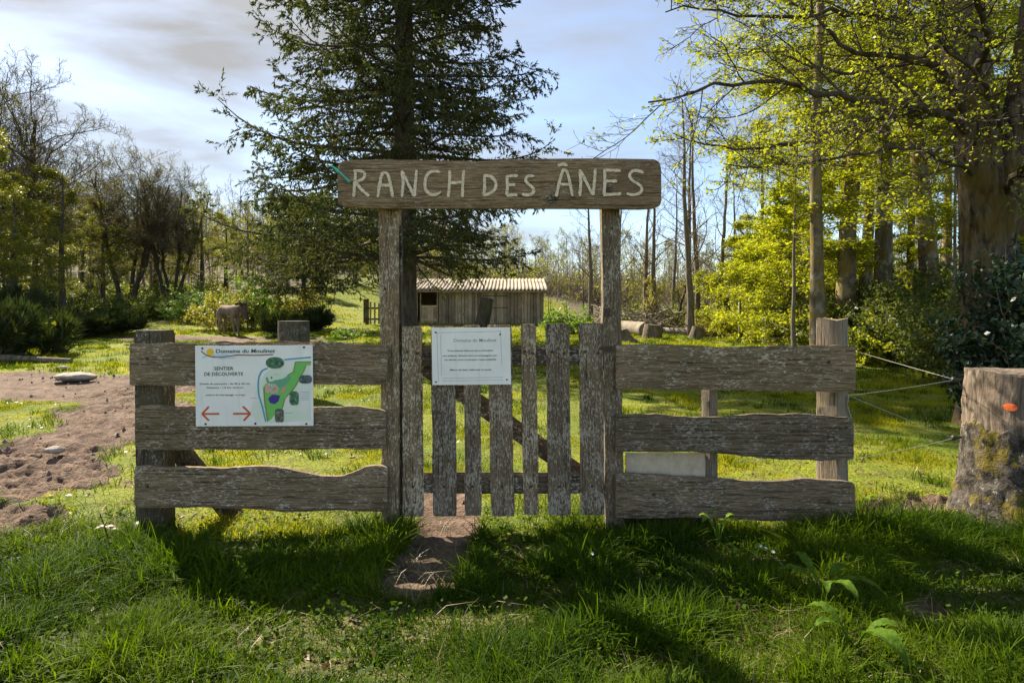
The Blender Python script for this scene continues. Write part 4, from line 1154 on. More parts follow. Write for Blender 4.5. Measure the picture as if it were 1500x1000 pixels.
M['broomleaf'] = leafmat('broom shoots', (0.018, 0.032, 0.009), (0.065, 0.085, 0.020), 0.3)
M['darkleaf'] = leafmat('undergrowth leaves', (0.050, 0.072, 0.012), (0.175, 0.195, 0.024), 0.48)
M['hollyleaf'] = leafmat('holly leaves', (0.010, 0.026, 0.012), (0.030, 0.060, 0.026), 0.12, (1, 1, .5), 0.42, 0.35)
M['ivyleaf'] = leafmat('ivy leaves', (0.045, 0.070, 0.014), (0.150, 0.170, 0.026), 0.42, (1.2, 1.2, .5), 0.5, 0.25)
M['spotleaf'] = leafmat('broad herb leaves', (0.060, 0.130, 0.020), (0.110, 0.190, 0.035), 0.4)
def herbmat(name, a, b):
    w = NT(name); o = w.mapped((1, 1, 1))
    n1 = w.noise(o, 40, 4, 0.6); n2 = w.noise(o, 130, 3)
    c = w.mix(w.rng(n1, 0.35, 0.65), a, b)
    c = w.mix(w.rng(w.noise(o, 60, 5, 0.7), 0.62, 0.68, 0, 0.8), c, (0.10, 0.07, 0.02))
    p = w.principled(c, 0.65, 0.10, w.bump(w.math('ADD', n1, w.math('MULTIPLY', n2, 0.4)), 0.8, 0.006))
    t = w.n('ShaderNodeBsdfTranslucent', {'Color': w.mix(1.0, c, (1.3, 1.25, 0.5), 'MULTIPLY')})
    return w.done(w.n('ShaderNodeMixShader', {0: 0.42, 1: p.outputs[0], 2: t.outputs[0]}))
M['spotleaf'] = herbmat('dock leaves', (0.040, 0.092, 0.006), (0.110, 0.175, 0.014))
M['seedleaf'] = herbmat('seedling leaves', (0.10, 0.19, 0.015), (0.19, 0.28, 0.025))
M['barkdark'] = bark('dark bark', (0.030, 0.023, 0.017), (0.115, 0.090, 0.065), 0.35, (0.06, 0.06, 0.015))
M['barkspruce'] = bark('spruce bark', (0.035, 0.026, 0.020), (0.12, 0.09, 0.068), 0.3, (0.07, 0.075, 0.02))
M['barkbeech'] = bark('beech bark', (0.060, 0.046, 0.032), (0.185, 0.150, 0.110), 0.75, (0.115, 0.085, 0.015), 0.45, 6)
M['barkmoss'] = bark('mossy young trunk', (0.060, 0.042, 0.024), (0.180, 0.135, 0.075), 0.85, (0.165, 0.115, 0.015), 0.22, 7)
M['barkgrey'] = bark('grey brown bark', (0.085, 0.066, 0.048), (0.20, 0.165, 0.125), 0.25, (0.12, 0.10, 0.03))
M['barkold'] = bark('old beech bark', (0.014, 0.010, 0.006), (0.130, 0.096, 0.060), 0.75, (0.090, 0.062, 0.010), 0.0, 15, 0.38, 0.62)
M['limb'] = bark('dark limbs', (0.030, 0.023, 0.018), (0.085, 0.065, 0.048), 0.3, (0.07, 0.06, 0.015))
M['twig'] = bark('brown twigs', (0.075, 0.053, 0.036), (0.175, 0.128, 0.088), 0.0)
M['twigpale'] = bark('pale twigs', (0.13, 0.095, 0.068), (0.235, 0.18, 0.135), 0.0)

def branch_geo(levels, sides):
    g = Geo()
    for (P, Rd), s in zip(levels, sides):
        V, F = tubes(P, Rd, s); g.add(V, F)
    return g
def trunk_path(rng, H, lean=(0, 0), n=14, wob=0.02, z0=-0.25):
    z = np.linspace(z0, H, n); t = np.linspace(0, 1, n)
    P = np.zeros((n, 3)); P[:, 2] = z
    w1 = np.cumsum(rng.normal(0, wob * H / n * 3, (n, 2)), 0); w1[0] = 0
    P[:, 0] = lean[0] * H * t + w1[:, 0]; P[:, 1] = lean[1] * H * t + w1[:, 1]
    return P
def treeobj(name, label, group, trunkg, trunkm, parts, cat='tree'):
    e = empty(name, (0, 0, 0), label, cat, group)
    trunkg.mk('trunk', trunkm, e)
    for nm, g, m in parts: g.mk(nm, m, e)
    return e
def place(o, px, Y, rz=0, s=1.0, dz=0.0):
    x = xat(px, Y)
    o.location = (x, Y, gz1(x, Y) + dz); o.rotation_euler = (0, 0, rz)
    o.scale = (s,) * 3 if not hasattr(s, '__len__') else s
    return o
def again(src, px, Y, rz, s, label, group):
    x = xat(px, Y)
    return dup(src, (x, Y, gz1(x, Y)), rz, s, label, group)

# ------------------------------------------------------------------ spruces
def spruce(seed, H, r0, Lfun, zlo, zhi, step, nb, dens, zmax_detail):
    rng = np.random.default_rng(seed)
    tp = trunk_path(rng, H, (0, 0), 24, 0.002)
    trd = r0 * (1 - 0.93 * np.linspace(0, 1, 24)); trd[0] *= 1.35
    Ps, Ls = [], []
    z = zlo
    while z < zhi:
        k = rng.integers(nb[0], nb[1] + 1); a0 = rng.uniform(0, 7)
        for j in range(k):
            az = a0 + j * 2 * math.pi / k + rng.normal(0, 0.25)
            L = Lfun(z, az) * rng.uniform(0.72, 1.08)
            t = np.linspace(0, 1, 12)
            drp = rng.uniform(0.16, 0.32); upt = rng.uniform(0.16, 0.36)
            rr = L * t
            dz = 0.16 * L * t - (drp + .12) * L * t ** 1.6 + upt * L * t ** 4
            side = rng.normal(0, 0.05) * L * t ** 2
            P = np.stack([np.cos(az) * rr - np.sin(az) * side, np.sin(az) * rr + np.cos(az) * side, z + dz], 1)
            P[:, :2] += np.stack([np.interp(z, tp[:, 2], tp[:, 0]), np.interp(z, tp[:, 2], tp[:, 1])])
            Ps.append(P); Ls.append(L)
        z += step * rng.uniform(0.75, 1.25)
    P1 = np.array(Ps); L1 = np.array(Ls)
    R1 = (0.012 * L1 + 0.012)[:, None] * np.linspace(1, 0.15, 12)[None]
    P2, R2 = sprout(rng, P1, R1, 20, (0.12, 1.0), (0.26, 0.42), (42, 68), 6, -0.05, 0.08, 0.75, 0.45, 0.004, 0.55)
    P3, R3 = sprout(rng, P2, R2, 4, (0.15, 0.95), (0.35, 0.65), (30, 60), 4, -0.16, 0.10, 0.3, 0.5, 0.003, 0.4)
    g = Geo()
    for P, per in ((P1, dens), (P2, dens), (P3, dens)):
        B, m, _ = P.shape
        per_ = per * 2 if P is P1 else per
        idx = np.repeat(np.arange(B), per_); N = len(idx)
        f = np.clip(rng.uniform(0.12 if P is not P1 else 0.35, 1, N) * (m - 1), 0, m - 1.001); i = f.astype(int); w_ = (f - i)[:, None]
        c = P[idx, i] * (1 - w_) + P[idx, i + 1] * w_
        tan = nrm(P[idx, i + 1] - P[idx, i])
        d = nrm(tan * 1.0 + rng.normal(0, 0.42, (N, 3)) + [0, 0, -0.28])
        V, F, a = strips(rng, c, d, rng.uniform(0.07, 0.17, N), rng.uniform(0.022, 0.036, N))
        # sun-browned inner needles on some boughs
        g.add(V, F, a)
    tg = Geo()
    V, F = tubes(tp[None], trd[None], 18); tg.add(V, F)
    bg = branch_geo([(P1, R1), (P2, R2)], [6, 3])
    return tg, bg, g
def Lmain(z, az):
    left = 0.5 - 0.5 * math.cos(az)          # 1 on the -x side
    base = np.interp(z, [1.5, 3, 5, 7, 10, 16, 24], [4.6, 5.9, 5.2, 4.5, 4.0, 2.7, 0.4])
    return base * (0.90 + 0.16 * left) * (1 - 0.22 * max(0.0, -math.sin(az)))
tg, bg, ng = spruce(101, 25, 0.40, Lmain, 2.5, 24, 0.50, (5, 6), 13, 12)
sp = treeobj('spruce_tree', 'tall dark spruce rising behind the name board', None, tg, M['barkspruce'], [('branches', bg, M['barkspruce']), ('crown', ng, M['needle'])])
place(sp, 592, 18, 0)
def Lyoung(z, az): return np.interp(z, [0.5, 1.5, 3, 4.5, 5.6, 6.4], [2.4, 3.1, 2.9, 2.3, 1.5, 0.5])
tg, bg, ng = spruce(102, 6.3, 0.11, Lyoung, 1.8, 6.2, 0.46, (4, 5), 8, 6)
sp2 = treeobj('spruce_tree', 'young spruce with drooping boughs left of the tall one', None, tg, M['barkspruce'], [('branches', bg, M['barkspruce']), ('crown', ng, M['needle'])])
place(sp2, 445, 27, 0.4, (1.15, 1.15, 0.98))

# ------------------------------------------------------------------ bare and half-bare trees on the left
def bare_tree(seed, H, r0, stems, spread, k=(10, 9, 6, 4), leafper=0, leafsize=0.06, zc=0.25, up=0.10, rmin=0.0045, tmat='barkdark', lmat='oliveleaf', ang1=(28, 52)):
    rng = np.random.default_rng(seed)
    P0 = []; R0 = []
    for j in range(stems):
        a = 2 * math.pi * j / stems + rng.normal(0, 0.4)
        h = H * rng.uniform(0.82, 1.0)
        t = np.linspace(0, 1, 12)
        bow = spread * H * (t ** 0.8) * (1 if stems > 1 else 0.1)
        P = np.stack([np.cos(a) * bow + np.cumsum(rng.normal(0, 0.006 * H, 12)) * (t > 0), np.sin(a) * bow + np.cumsum(rng.normal(0, 0.006 * H, 12)) * (t > 0), -0.2 + h * 0.82 * t], 1)
        if stems > 1: P[:, 0] += np.cos(a) * r0; P[:, 1] += np.sin(a) * r0
        P0.append(P); R0.append(r0 * rng.uniform(0.75, 1.0) * np.linspace(1, 0.18, 12) * np.concatenate([[1.35, 1.1], np.ones(10)]))
    P0 = np.array(P0); R0 = np.array(R0)
    P1, R1 = sprout(rng, P0, R0, k[0], (zc, 1.0), (0.38, 0.58), ang1, 8, up, 0.12, 0.0, 0.55, 0.012, 0.55)
    P2, R2 = sprout(rng, P1, R1, k[1], (0.2, 1.0), (0.38, 0.6), (28, 60), 6, up * 0.6, 0.16, 0.0, 0.6, 0.008, 0.5)
    P3, R3 = sprout(rng, P2, R2, k[2], (0.2, 1.0), (0.4, 0.65), (30, 62), 5, up * 0.4, 0.18, 0.0, 0.6, rmin, 0.4)
    P4, R4 = sprout(rng, P3, R3, k[3], (0.2, 1.0), (0.4, 0.7), (30, 60), 4, 0.05, 0.18, 0.0, 0.7, rmin * 0.8, 0.3)
    tg = branch_geo([(P0, R0), (P1, R1)], [12, 7])
    cg = branch_geo([(P2, R2), (P3, R3), (P4, R4)], [4, 3, 3])
    parts = [('crown', cg, M['twig'])]
    if leafper:
        lg = Geo(); V, F, a = leaves(rng, P4, leafper, leafsize, 0.04, 0.4, 0.1); lg.add(V, F, a)
        parts.append(('foliage', lg, M[lmat]))
    return tg, parts
def dome_tree(seed, H, W, zc, r0, stems, fork, nl=16, k=(11, 8, 5), leafper=1, leafsize=0.06, rmin=0.0055, splay=0.12):
    """bare tree whose limbs fan out to a rounded crown of height H and width W"""
    rng = np.random.default_rng(seed)
    n = 12; t = np.linspace(0, 1, n)
    S0 = []; SR = []
    for j in range(stems):
        a = 2 * math.pi * j / stems + rng.normal(0, 0.3)
        off = (splay * W if stems > 1 else 0.0) * t ** 0.85
        P = np.stack([np.cos(a) * (off + (r0 if stems > 1 else 0)), np.sin(a) * (off + (r0 if stems > 1 else 0)), -0.2 + (H * 0.74 + 0.2) * t], 1)
        P[1:, :2] += np.cumsum(rng.normal(0, 0.008 * H, (n - 1, 2)), 0)
        S0.append(P); SR.append(r0 * np.linspace(1, 0.25, n) * np.concatenate([[1.4, 1.15], np.ones(n - 2)]))
    S0 = np.array(S0); SR = np.array(SR)
    LPs, LRs = [], []
    tot = nl * stems
    for q_ in range(tot):
        j = q_ % stems
        cz = 1 - (q_ + 0.5) / tot * 1.35                       # from the top down past the widest ring
        az = q_ * 2.39996 + rng.normal(0, 0.2)
        sr = math.sqrt(max(0.0, 1 - cz * cz))
        rz_ = (H - zc) / 1.45
        tgt = np.array([math.cos(az) * sr * W / 2, math.sin(az) * sr * W / 2, zc + rz_ * 0.45 + rz_ * cz]) * rng.uniform(0.9, 1.0)
        f = fork + (1 - fork) * rng.uniform(0.0, 0.9) * (0.30 + 0.70 * max(0, cz))
        i = min(n - 2, int(f * (n - 1)))
        b = S0[j, i]; u_ = np.linspace(0, 1, 10)[:, None]
        up = np.array([0, 0, 1.0]) * np.linalg.norm(tgt - b) * (0.10 + 0.25 * max(0, cz))
        c1 = b + (S0[j, i + 1] - b) + up * 0.8
        P = (1 - u_) ** 2 * b + 2 * u_ * (1 - u_) * c1 + u_ ** 2 * tgt
        P[1:-1] += rng.normal(0, 0.02 * np.linalg.norm(tgt - b), (8, 3))
        LPs.append(P); LRs.append(np.maximum(0.012, min(SR[j, i] * 0.5, 0.055)) * np.linspace(1, 0.22, 10))
    L0 = np.array(LPs); LR_ = np.array(LRs)
    P2, R2 = sprout(rng, L0, LR_, k[0], (0.22, 1.0), (0.26, 0.42), (35, 65), 6, 0.05, 0.17, 0.0, 0.55, 0.010, 0.45)
    P3, R3 = sprout(rng, P2, R2, k[1], (0.2, 1.0), (0.36, 0.6), (30, 62), 5, 0.03, 0.18, 0.0, 0.6, rmin, 0.4)
    P4, R4 = sprout(rng, P3, R3, k[2], (0.15, 1.0), (0.4, 0.7), (28, 58), 4, 0.04, 0.18, 0.0, 0.7, rmin * 0.8, 0.3)
    tg = branch_geo([(S0, SR), (L0, LR_)], [12, 7])
    parts = [('crown', branch_geo([(P2, R2), (P3, R3), (P4, R4)], [4, 3, 3]), M['twig'])]
    if leafper:
        lg = Geo(); V, F, a = leaves(rng, P4, leafper, leafsize, 0.04, 0.4, 0.1); lg.add(V, F, a)
        parts.append(('foliage', lg, M['oliveleaf']))
    return tg, parts
tg, pt = dome_tree(201, 12.4, 8.8, 4.6, 0.25, 2, 0.42, 15, (16, 9, 5), 1, 0.05, rmin=0.007, splay=0.12)
t1 = treeobj('bare_tree', 'tallest bare tree at the left edge above the dark wood', 'bare trees left of the track', tg, M['barkdark'], pt); place(t1, 2, 27, 0.3, 1.0)
tg, pt = dome_tree(202, 9.4, 6.2, 3.2, 0.13, 5, 0.40, 7, (14, 8, 5), 1, 0.055, rmin=0.006, splay=0.27)
t2 = treeobj('bare_tree', 'many stemmed tree with a domed bare crown behind the track', 'bare trees left of the track', tg, M['barkdark'], pt); place(t2, 186, 35, 0.0, 1.04)
again(t2, 250, 36, 2.1, (0.86, 0.86, 0.94), 'slightly lower domed bare tree next to the many stemmed one', 'bare trees left of the track')
again(t1, 74, 38, 2.0, 0.82, 'bare tree behind the tallest one, crown reaching to the right', 'bare trees left of the track')
again(t2, -80, 24, 1.0, 1.15, 'many stemmed tree cut by the left edge of the view', 'bare trees left of the track')

# leafy olive wood
def leafy_tree(seed, H, r0, k=(16, 8, 5), leafper=9, size=0.10, zc=0.22, ang=(55, 85), flat=0.55, lflat=0.6, llen=(0.28, 0.42), up=0.02, lean=(0, 0), spread=0.07, ztop=0.98):
    rng = np.random.default_rng(seed)
    P0 = trunk_path(rng, H, lean, 14, 0.010)[None]; R0 = (r0 * np.linspace(1, 0.03, 14) * np.concatenate([[1.4, 1.15], np.ones(12)]))[None]
    P1, R1 = sprout(rng, P0, R0, k[0], (zc, ztop), llen, ang, 8, up, 0.10, flat * 0.5, 0.30, 0.012, 0.6)
    P2, R2 = sprout(rng, P1, R1, k[1], (0.12, 1.0), (0.32, 0.55), (35, 65), 6, 0.0, 0.14, flat, 0.5, 0.006, 0.45)
    P3, R3 = sprout(rng, P2, R2, k[2], (0.15, 1.0), (0.35, 0.7), (30, 60), 4, 0.0, 0.14, flat, 0.5, 0.004, 0.3)
    tg = branch_geo([(P0, R0), (P1, R1)], [14, 6])
    bg = branch_geo([(P2, R2), (P3, R3)], [4, 3])
    lg = Geo()
    V, F, a = leaves(rng, P3, leafper, size, spread, lflat, 0.05); lg.add(V, F, a)
    V, F, a = leaves(rng, P2, max(2, leafper // 2), size, spread, lflat, 0.3); lg.add(V, F, a)
    return tg, bg, lg
def leafyobj(name, label, group, geo3, tm, bm_, lm):
    return treeobj(name, label, group, geo3[0], M[tm], [('branches', geo3[1], M[bm_]), ('crown', geo3[2], M[lm])])
G1 = 'half leafed trees of the left wood'
o1 = leafyobj('leafy_tree', 'olive leafed tree standing in front of the tallest bare tree', G1, leafy_tree(211, 8.0, 0.20, (20, 9, 7), 12, 0.10), 'barkdark', 'twig', 'oliveleaf'); place(o1, 92, 25, 0.5, 0.82)
o2 = leafyobj('leafy_tree', 'olive tree with long level boughs at the left edge', G1, leafy_tree(212, 7.2, 0.22, (18, 12, 7), 10, 0.10, 0.12), 'barkdark', 'twig', 'oliveleaf'); place(o2, 18, 22, 0.0, 0.80)
again(o1, 150, 33, 2.4, 0.74, 'small olive tree under the crown of the many stemmed one', G1)
again(o2, 50, 30, 1.5, 0.9, 'olive tree between the edge and the stout dark trunk', G1)
again(o1, -60, 19, 4.0, 0.8, 'nearest olive tree cut by the left edge', G1)
again(o2, 228, 41, 3.0, 0.80, 'olive tree showing yellow leaf between the two domed crowns', G1)
again(o1, 296, 37, 1.2, 0.72, 'olive brown tree in the gap beside the young spruce', G1)
again(o2, 330, 42, 0.7, 0.78, 'olive tree behind the donkey and the bright bush', G1)
again(o1, 420, 46, 5.0, 0.8, 'olive tree seen below the young spruce boughs', G1)
again(o2, 520, 52, 2.2, 1.0, 'olive tree on the slope behind the little picket fence', G1)
again(o1, 120, 42, 3.3, 0.85, 'tall olive tree deep in the left wood', G1)
again(o2, 10, 42, 4.3, 1.2, 'olive tree deep in the wood behind the tallest bare tree', G1)

# ------------------------------------------------------------------ slender bare trees right of the gate
def slender(seed, H, r0, lean, k=(14, 6, 4), zc=0.28, tm='barkgrey'):
    rng = np.random.default_rng(seed)
    P0 = trunk_path(rng, H, lean, 16, 0.012)[None]; R0 = (r0 * np.linspace(1, 0.16, 16) * np.concatenate([[1.4, 1.1], np.ones(14)]))[None]
    P1, R1 = sprout(rng, P0, R0, k[0], (zc, 1.0), (0.14, 0.30), (38, 72), 7, 0.07, 0.14, 0.1, 0.36, 0.012, 0.5)
    P2, R2 = sprout(rng, P1, R1, k[1], (0.15, 1.0), (0.35, 0.65), (30, 62), 5, 0.04, 0.18, 0.1, 0.6, 0.007, 0.4)
    P3, R3 = sprout(rng, P2, R2, k[2], (0.1, 1.0), (0.4, 0.75), (30, 62), 4, 0.02, 0.2, 0.1, 0.7, 0.005, 0.3)
    tg = branch_geo([(P0, R0)], [12])
    return tg, [('crown', branch_geo([(P1, R1), (P2, R2), (P3, R3)], [5, 3, 3]), M['twigpale'])]
G2 = 'slender bare trees right of the gateway'
sl = []
for k, (sd, H, r, ln) in enumerate(((221, 9.2, 0.15, (-0.03, 0)), (222, 9.0, 0.13, (0.05, 0)), (223, 7.6, 0.15, (-0.02, 0)))):
    tg, pt = slender(sd, H, r, ln); sl.append((tg, pt))
sA = treeobj('slender_tree', 'slender bare tree whose foot bends beside the leaning stump', G2, sl[0][0], M['barkgrey'], sl[0][1]); place(sA, 1012, 23.5, 0, 0.98)
sB = treeobj('slender_tree', 'slender bare tree leaning right, foot hidden by brown litter', G2, sl[1][0], M['barkgrey'], sl[1][1]); place(sB, 1051, 25, 0, 0.9)
sC = treeobj('slender_tree', 'slender bare tree standing alone left of the latch post', G2, sl[2][0], M['barkgrey'], sl[2][1]); place(sC, 866, 29, 0, (0.95, 0.95, 0.86))
for (src, px, Y, rz, s, lb) in (
        (sC, 945, 27, 1.7, 0.88, 'slender bare tree left of the pair above the pale felled trunk'), (sC, 957, 26, 3.6, 0.92, 'slender bare tree right of the pair above the pale felled trunk'),
        (sB, 1024, 27, 3.9, 1.06, 'straight slender bare tree behind the bent one'), (sA, 1008, 28, 1.8, 1.0, 'slender bare tree half hidden behind the bent foot'),
        (sA, 1108, 26, 2.9, 0.95, 'slender bare tree rising from the left part of the lime thicket'), (sB, 1132, 28, 5.2, 1.05, 'slender bare tree rising from the middle of the lime thicket'),
        (sC, 1160, 30, 0.6, 1.25, 'slender bare tree at the right end of the lime thicket'), (sC, 905, 38, 2.2, 1.1, 'distant bare tree hidden in part by the latch post'),
        (sB, 985, 36, 0.8, 0.95, 'distant slender bare tree above the pale log'), (sA, 1075, 37, 4.5, 0.95, 'distant slender bare tree right of the leaning one')):
    again(src, px, Y, rz, s, lb, G2)

# ------------------------------------------------------------------ beech wood on the right
G3 = 'beech trees of the right hand wood'
bA = leafyobj('beech_tree', 'slim mossy beech with a pale patch on its trunk', G3, leafy_tree(231, 15, 0.155, (20, 12, 7), 10, 0.095, 0.40, (65, 95), 0.8, 0.8, (0.22, 0.34), -0.01, (-0.012, 0), 0.06, 0.74), 'barkmoss', 'twig', 'beechleaf'); place(bA, 1203, 13, 0.0, 1.0)
bB = leafyobj('beech_tree', 'mossy beech leaning to the right beside the pale patched one', G3, leafy_tree(232, 15, 0.26, (18, 12, 7), 10, 0.10, 0.33, (60, 92), 0.8, 0.8, (0.22, 0.34), -0.01, (0.09, 0), 0.06, 0.74), 'barkmoss', 'twig', 'beechleaf'); place(bB, 1232, 16, 0.0, 1.0)
bC = leafyobj('beech_tree', 'stout grey beech right of the leaning mossy one', G3, leafy_tree(233, 15, 0.27, (19, 12, 7), 10, 0.10, 0.30, (62, 95), 0.8, 0.8, (0.22, 0.34), -0.01, (-0.02, 0), 0.06, 0.74), 'barkbeech', 'twig', 'beechleaf'); place(bC, 1302, 16.5, 1.0, 1.0)
for (src, px, Y, rz, s, lb) in (
        (bC, 1272, 21, 2.0, 0.9, 'thin grey beech seen between the leaning and the stout one'), (bB, 1372, 15.5, 2.6, 1.0, 'dark beech trunk standing halfway to the big old beech'),
        (bA, 1330, 24, 2.9, 1.1, 'slim beech deep in the shade behind the stout one'), (bC, 1410, 21, 4.0, 1.1, 'beech hidden in part behind the big old trunk'),
        (bA, 1166, 27, 4.4, 1.0, 'slim beech at the back of the lime green thicket'), (bB, 1480, 14, 5.0, 1.0, 'dark beech to the right of the big old trunk'),
        (bC, 1240, 30, 5.5, 1.1, 'distant beech whose crown closes the gap above the thicket'), (bA, 1560, 11, 1.1, 1.0, 'beech beyond the right edge reaching in over the holly'),
        (bC, 1640, 18, 0.3, 1.1, 'stout beech beyond the right edge'), (bB, 1390, 30, 0.9, 1.1, 'distant leaning beech at the back of the wood'),
        (bA, 1500, 26, 3.1, 1.2, 'tall slim beech at the back right of the wood')):
    again(src, px, Y, rz, s, lb, G3)
# lime green young beeches
G4 = 'lime green young beeches forming the thicket'
yA = leafyobj('young_beech', 'lime green young beech at the left end of the thicket', G4, leafy_tree(241, 5.0, 0.055, (28, 8, 6), 14, 0.12, 0.06, (62, 92), 0.85, 0.85, (0.42, 0.62), 0.0, (0, 0), 0.06), 'barkgrey', 'twig', 'limeleaf'); place(yA, 1085, 25, 0, 0.80)
for (px, Y, rz, s, lb) in ((1120, 23, 1.0, 0.9, 'lime green young beech behind the dark broken post'), (1150, 21, 2.0, 0.85, 'lime green young beech in the middle of the thicket'),
                           (1178, 18, 3.2, 0.95, 'nearest lime green young beech left of the pale patched trunk'), (1214, 22, 4.2, 0.75, 'lime green young beech behind the pale square post'),
                           (1110, 31, 5.2, 1.1, 'lime green young beech at the back of the thicket'), (1160, 29, 0.4, 1.2, 'tallest lime green young beech of the thicket'),
                           (1256, 28, 2.7, 0.8, 'lime green young beech between the two mossy trunks'), (1262, 26, 1.4, 0.8, 'lime green young beech below the leaning mossy beech'),
                           (1340, 24, 3.7, 0.8, 'lime green young beech in the shade before the dark trunk')):
    again(yA, px, Y, rz, s, lb, G4)

yB = leafyobj('young_beech', 'young beech with bright level sprays behind the leaning mossy beech', G4, leafy_tree(242, 6.6, 0.06, (17, 8, 6), 12, 0.11, 0.36, (68, 95), 0.9, 0.9, (0.36, 0.56), -0.01, (0, 0), 0.05), 'barkgrey', 'twig', 'limeleaf'); place(yB, 1285, 19.5, 0, 1.1)
for (px, Y, rz, s, lb) in ((1400, 12.5, 4.0, 0.9, 'young beech with bright level sprays left of the massive old trunk'), (1165, 15.5, 5.1, 1.0, 'young beech with bright level sprays left of the pale patched trunk')):
    again(yB, px, Y, rz, s, lb, G4)

# ------------------------------------------------------------------ the big old beech on the right, its limbs reaching over the pasture
rng = np.random.default_rng(300)
be = empty('beech_tree', gpt(1452, 6.8), 'massive old beech behind the holly, dark limbs reaching far left', 'tree', G3)
YT = 6.8
tr = path([at(1462, 620, YT), at(1456, 540, YT), at(1448, 450, YT), at(1444, 360, YT), at(1440, 270, YT), at(1430, 190, YT), at(1415, 110, YT + .1), at(1405, 20, YT + .2), at(1395, -120, YT + .4), at(1400, -300, YT + .6)], 26)
tr2 = path([at(1458, 380, YT), at(1470, 300, YT - .05), at(1484, 210, YT - .1), at(1500, 110, YT - .1), at(1515, 0, YT), at(1540, -200, YT + .2)], 20)
g = Geo()
rad = np.interp(np.linspace(0, 1, 26), [0, 0.06, 0.15, 0.5, 0.7, 1], [0.42, 0.27, 0.235, 0.235, 0.17, 0.11])
V, F = tubes(tr[None], rad[None], 30)
nn = fbm(V[:, 2] * 1.5, np.arctan2(V[:, 1] - YT, V[:, 0] - 5.2) * 2, 3, 4) - 0.5
cen_ = np.repeat(tr, 30, 0); V = V + nrm(V - cen_) * (nn * 0.10 + (fbm(np.arctan2(V[:, 1] - YT, V[:, 0] - cen_[:, 0]) * 5, V[:, 2] * 1.2, 8, 3) - 0.5) * 0.05)[:, None]
g.add(V, F)
V, F = tubes(tr2[None], np.linspace(0.17, 0.08, 20)[None], 20); g.add(V, F)
LIMBS = [
    ([(1425, 190, YT), (1400, 140, 6.5), (1372, 95, 6.3), (1340, 85, 6.2), (1275, 82, 6.0), (1225, 68, 5.9), (1197, 35, 5.8), (1186, 0, 5.7), (1180, -40, 5.7)], 0.075),
    ([(1428, 200, YT), (1395, 170, 6.4), (1330, 147, 6.2), (1262, 150, 6.0), (1205, 135, 5.8), (1130, 118, 5.6), (1060, 122, 5.5), (990, 142, 5.4), (950, 150, 5.3)], 0.070),
    ([(1420, 150, YT), (1380, 160, 6.9), (1310, 165, 6.9), (1230, 195, 6.8), (1160, 212, 6.7), (1090, 222, 6.6), (1030, 210, 6.5), (985, 195, 6.4)], 0.055),
    ([(1410, 90, YT), (1360, 40, 6.6), (1290, 25, 6.3), (1200, 20, 6.1), (1100, 25, 6.0), (1020, 8, 5.9), (975, 18, 5.8)], 0.055),
    ([(1440, 260, YT), (1400, 240, 6.4), (1340, 215, 6.0), (1280, 222, 5.8), (1200, 235, 5.7), (1120, 250, 5.6), (1060, 240, 5.5)], 0.042),
    ([(1425, 120, YT), (1450, 60, 6.0), (1430, -20, 5.2), (1380, -90, 4.6)], 0.07),
    ([(1405, 40, 7.0), (1330, -30, 6.4), (1240, -60, 6.0), (1130, -40, 5.8), (1060, -30, 5.6)], 0.06),
    ([(1475, 290, 6.75), (1490, 250, 6.2), (1530, 210, 5.6), (1590, 190, 5.0)], 0.06),
    ([(1484, 220, 6.7), (1440, 120, 5.9), (1380, 60, 5.5), (1300, 45, 5.2)], 0.05),
    ([(1400, 60, 7.0), (1330, 90, 7.6), (1240, 110, 8.0), (1150, 80, 8.2), (1080, 70, 8.4)], 0.05),
]
LP = np.array([path([at(*p) for p in pts], 20) for pts, r in LIMBS])
LP[:, 1:-1] += rng.normal(0, 0.018, LP[:, 1:-1].shape)
LR = np.array([r * 0.68 * np.linspace(1, 0.16, 20) for pts, r in LIMBS])
g.mk('trunk', M['barkold'], be)
P2, R2 = sprout(rng, LP, LR, 15, (0.14, 1.0), (0.16, 0.34), (30, 65), 9, 0.035, 0.13, 0.25, 0.5, 0.006, 0.4)
P3, R3 = sprout(rng, P2, R2, 9, (0.12, 1.0), (0.30, 0.55), (30, 60), 6, 0.03, 0.15, 0.35, 0.5, 0.0030, 0.4)
P4, R4 = sprout(rng, P3, R3, 6, (0.15, 1.0), (0.35, 0.70), (30, 60), 4, 0.03, 0.16, 0.35, 0.6, 0.0024, 0.3)
branch_geo([(LP, LR), (P2, R2), (P3, R3), (P4, R4)], [10, 6, 4, 3]).mk('branches', M['limb'], be)
lg = Geo(); V, F, a = leaves(rng, P4, 1, 0.042, 0.015, 0.55, 0.3, 0.6); lg.add(V, F, a)
V, F, a = leaves(rng, P3, 1, 0.042, 0.015, 0.55, 0.5, 0.6); lg.add(V, F, a)
lg.mk('crown', M['beechleaf'], be)

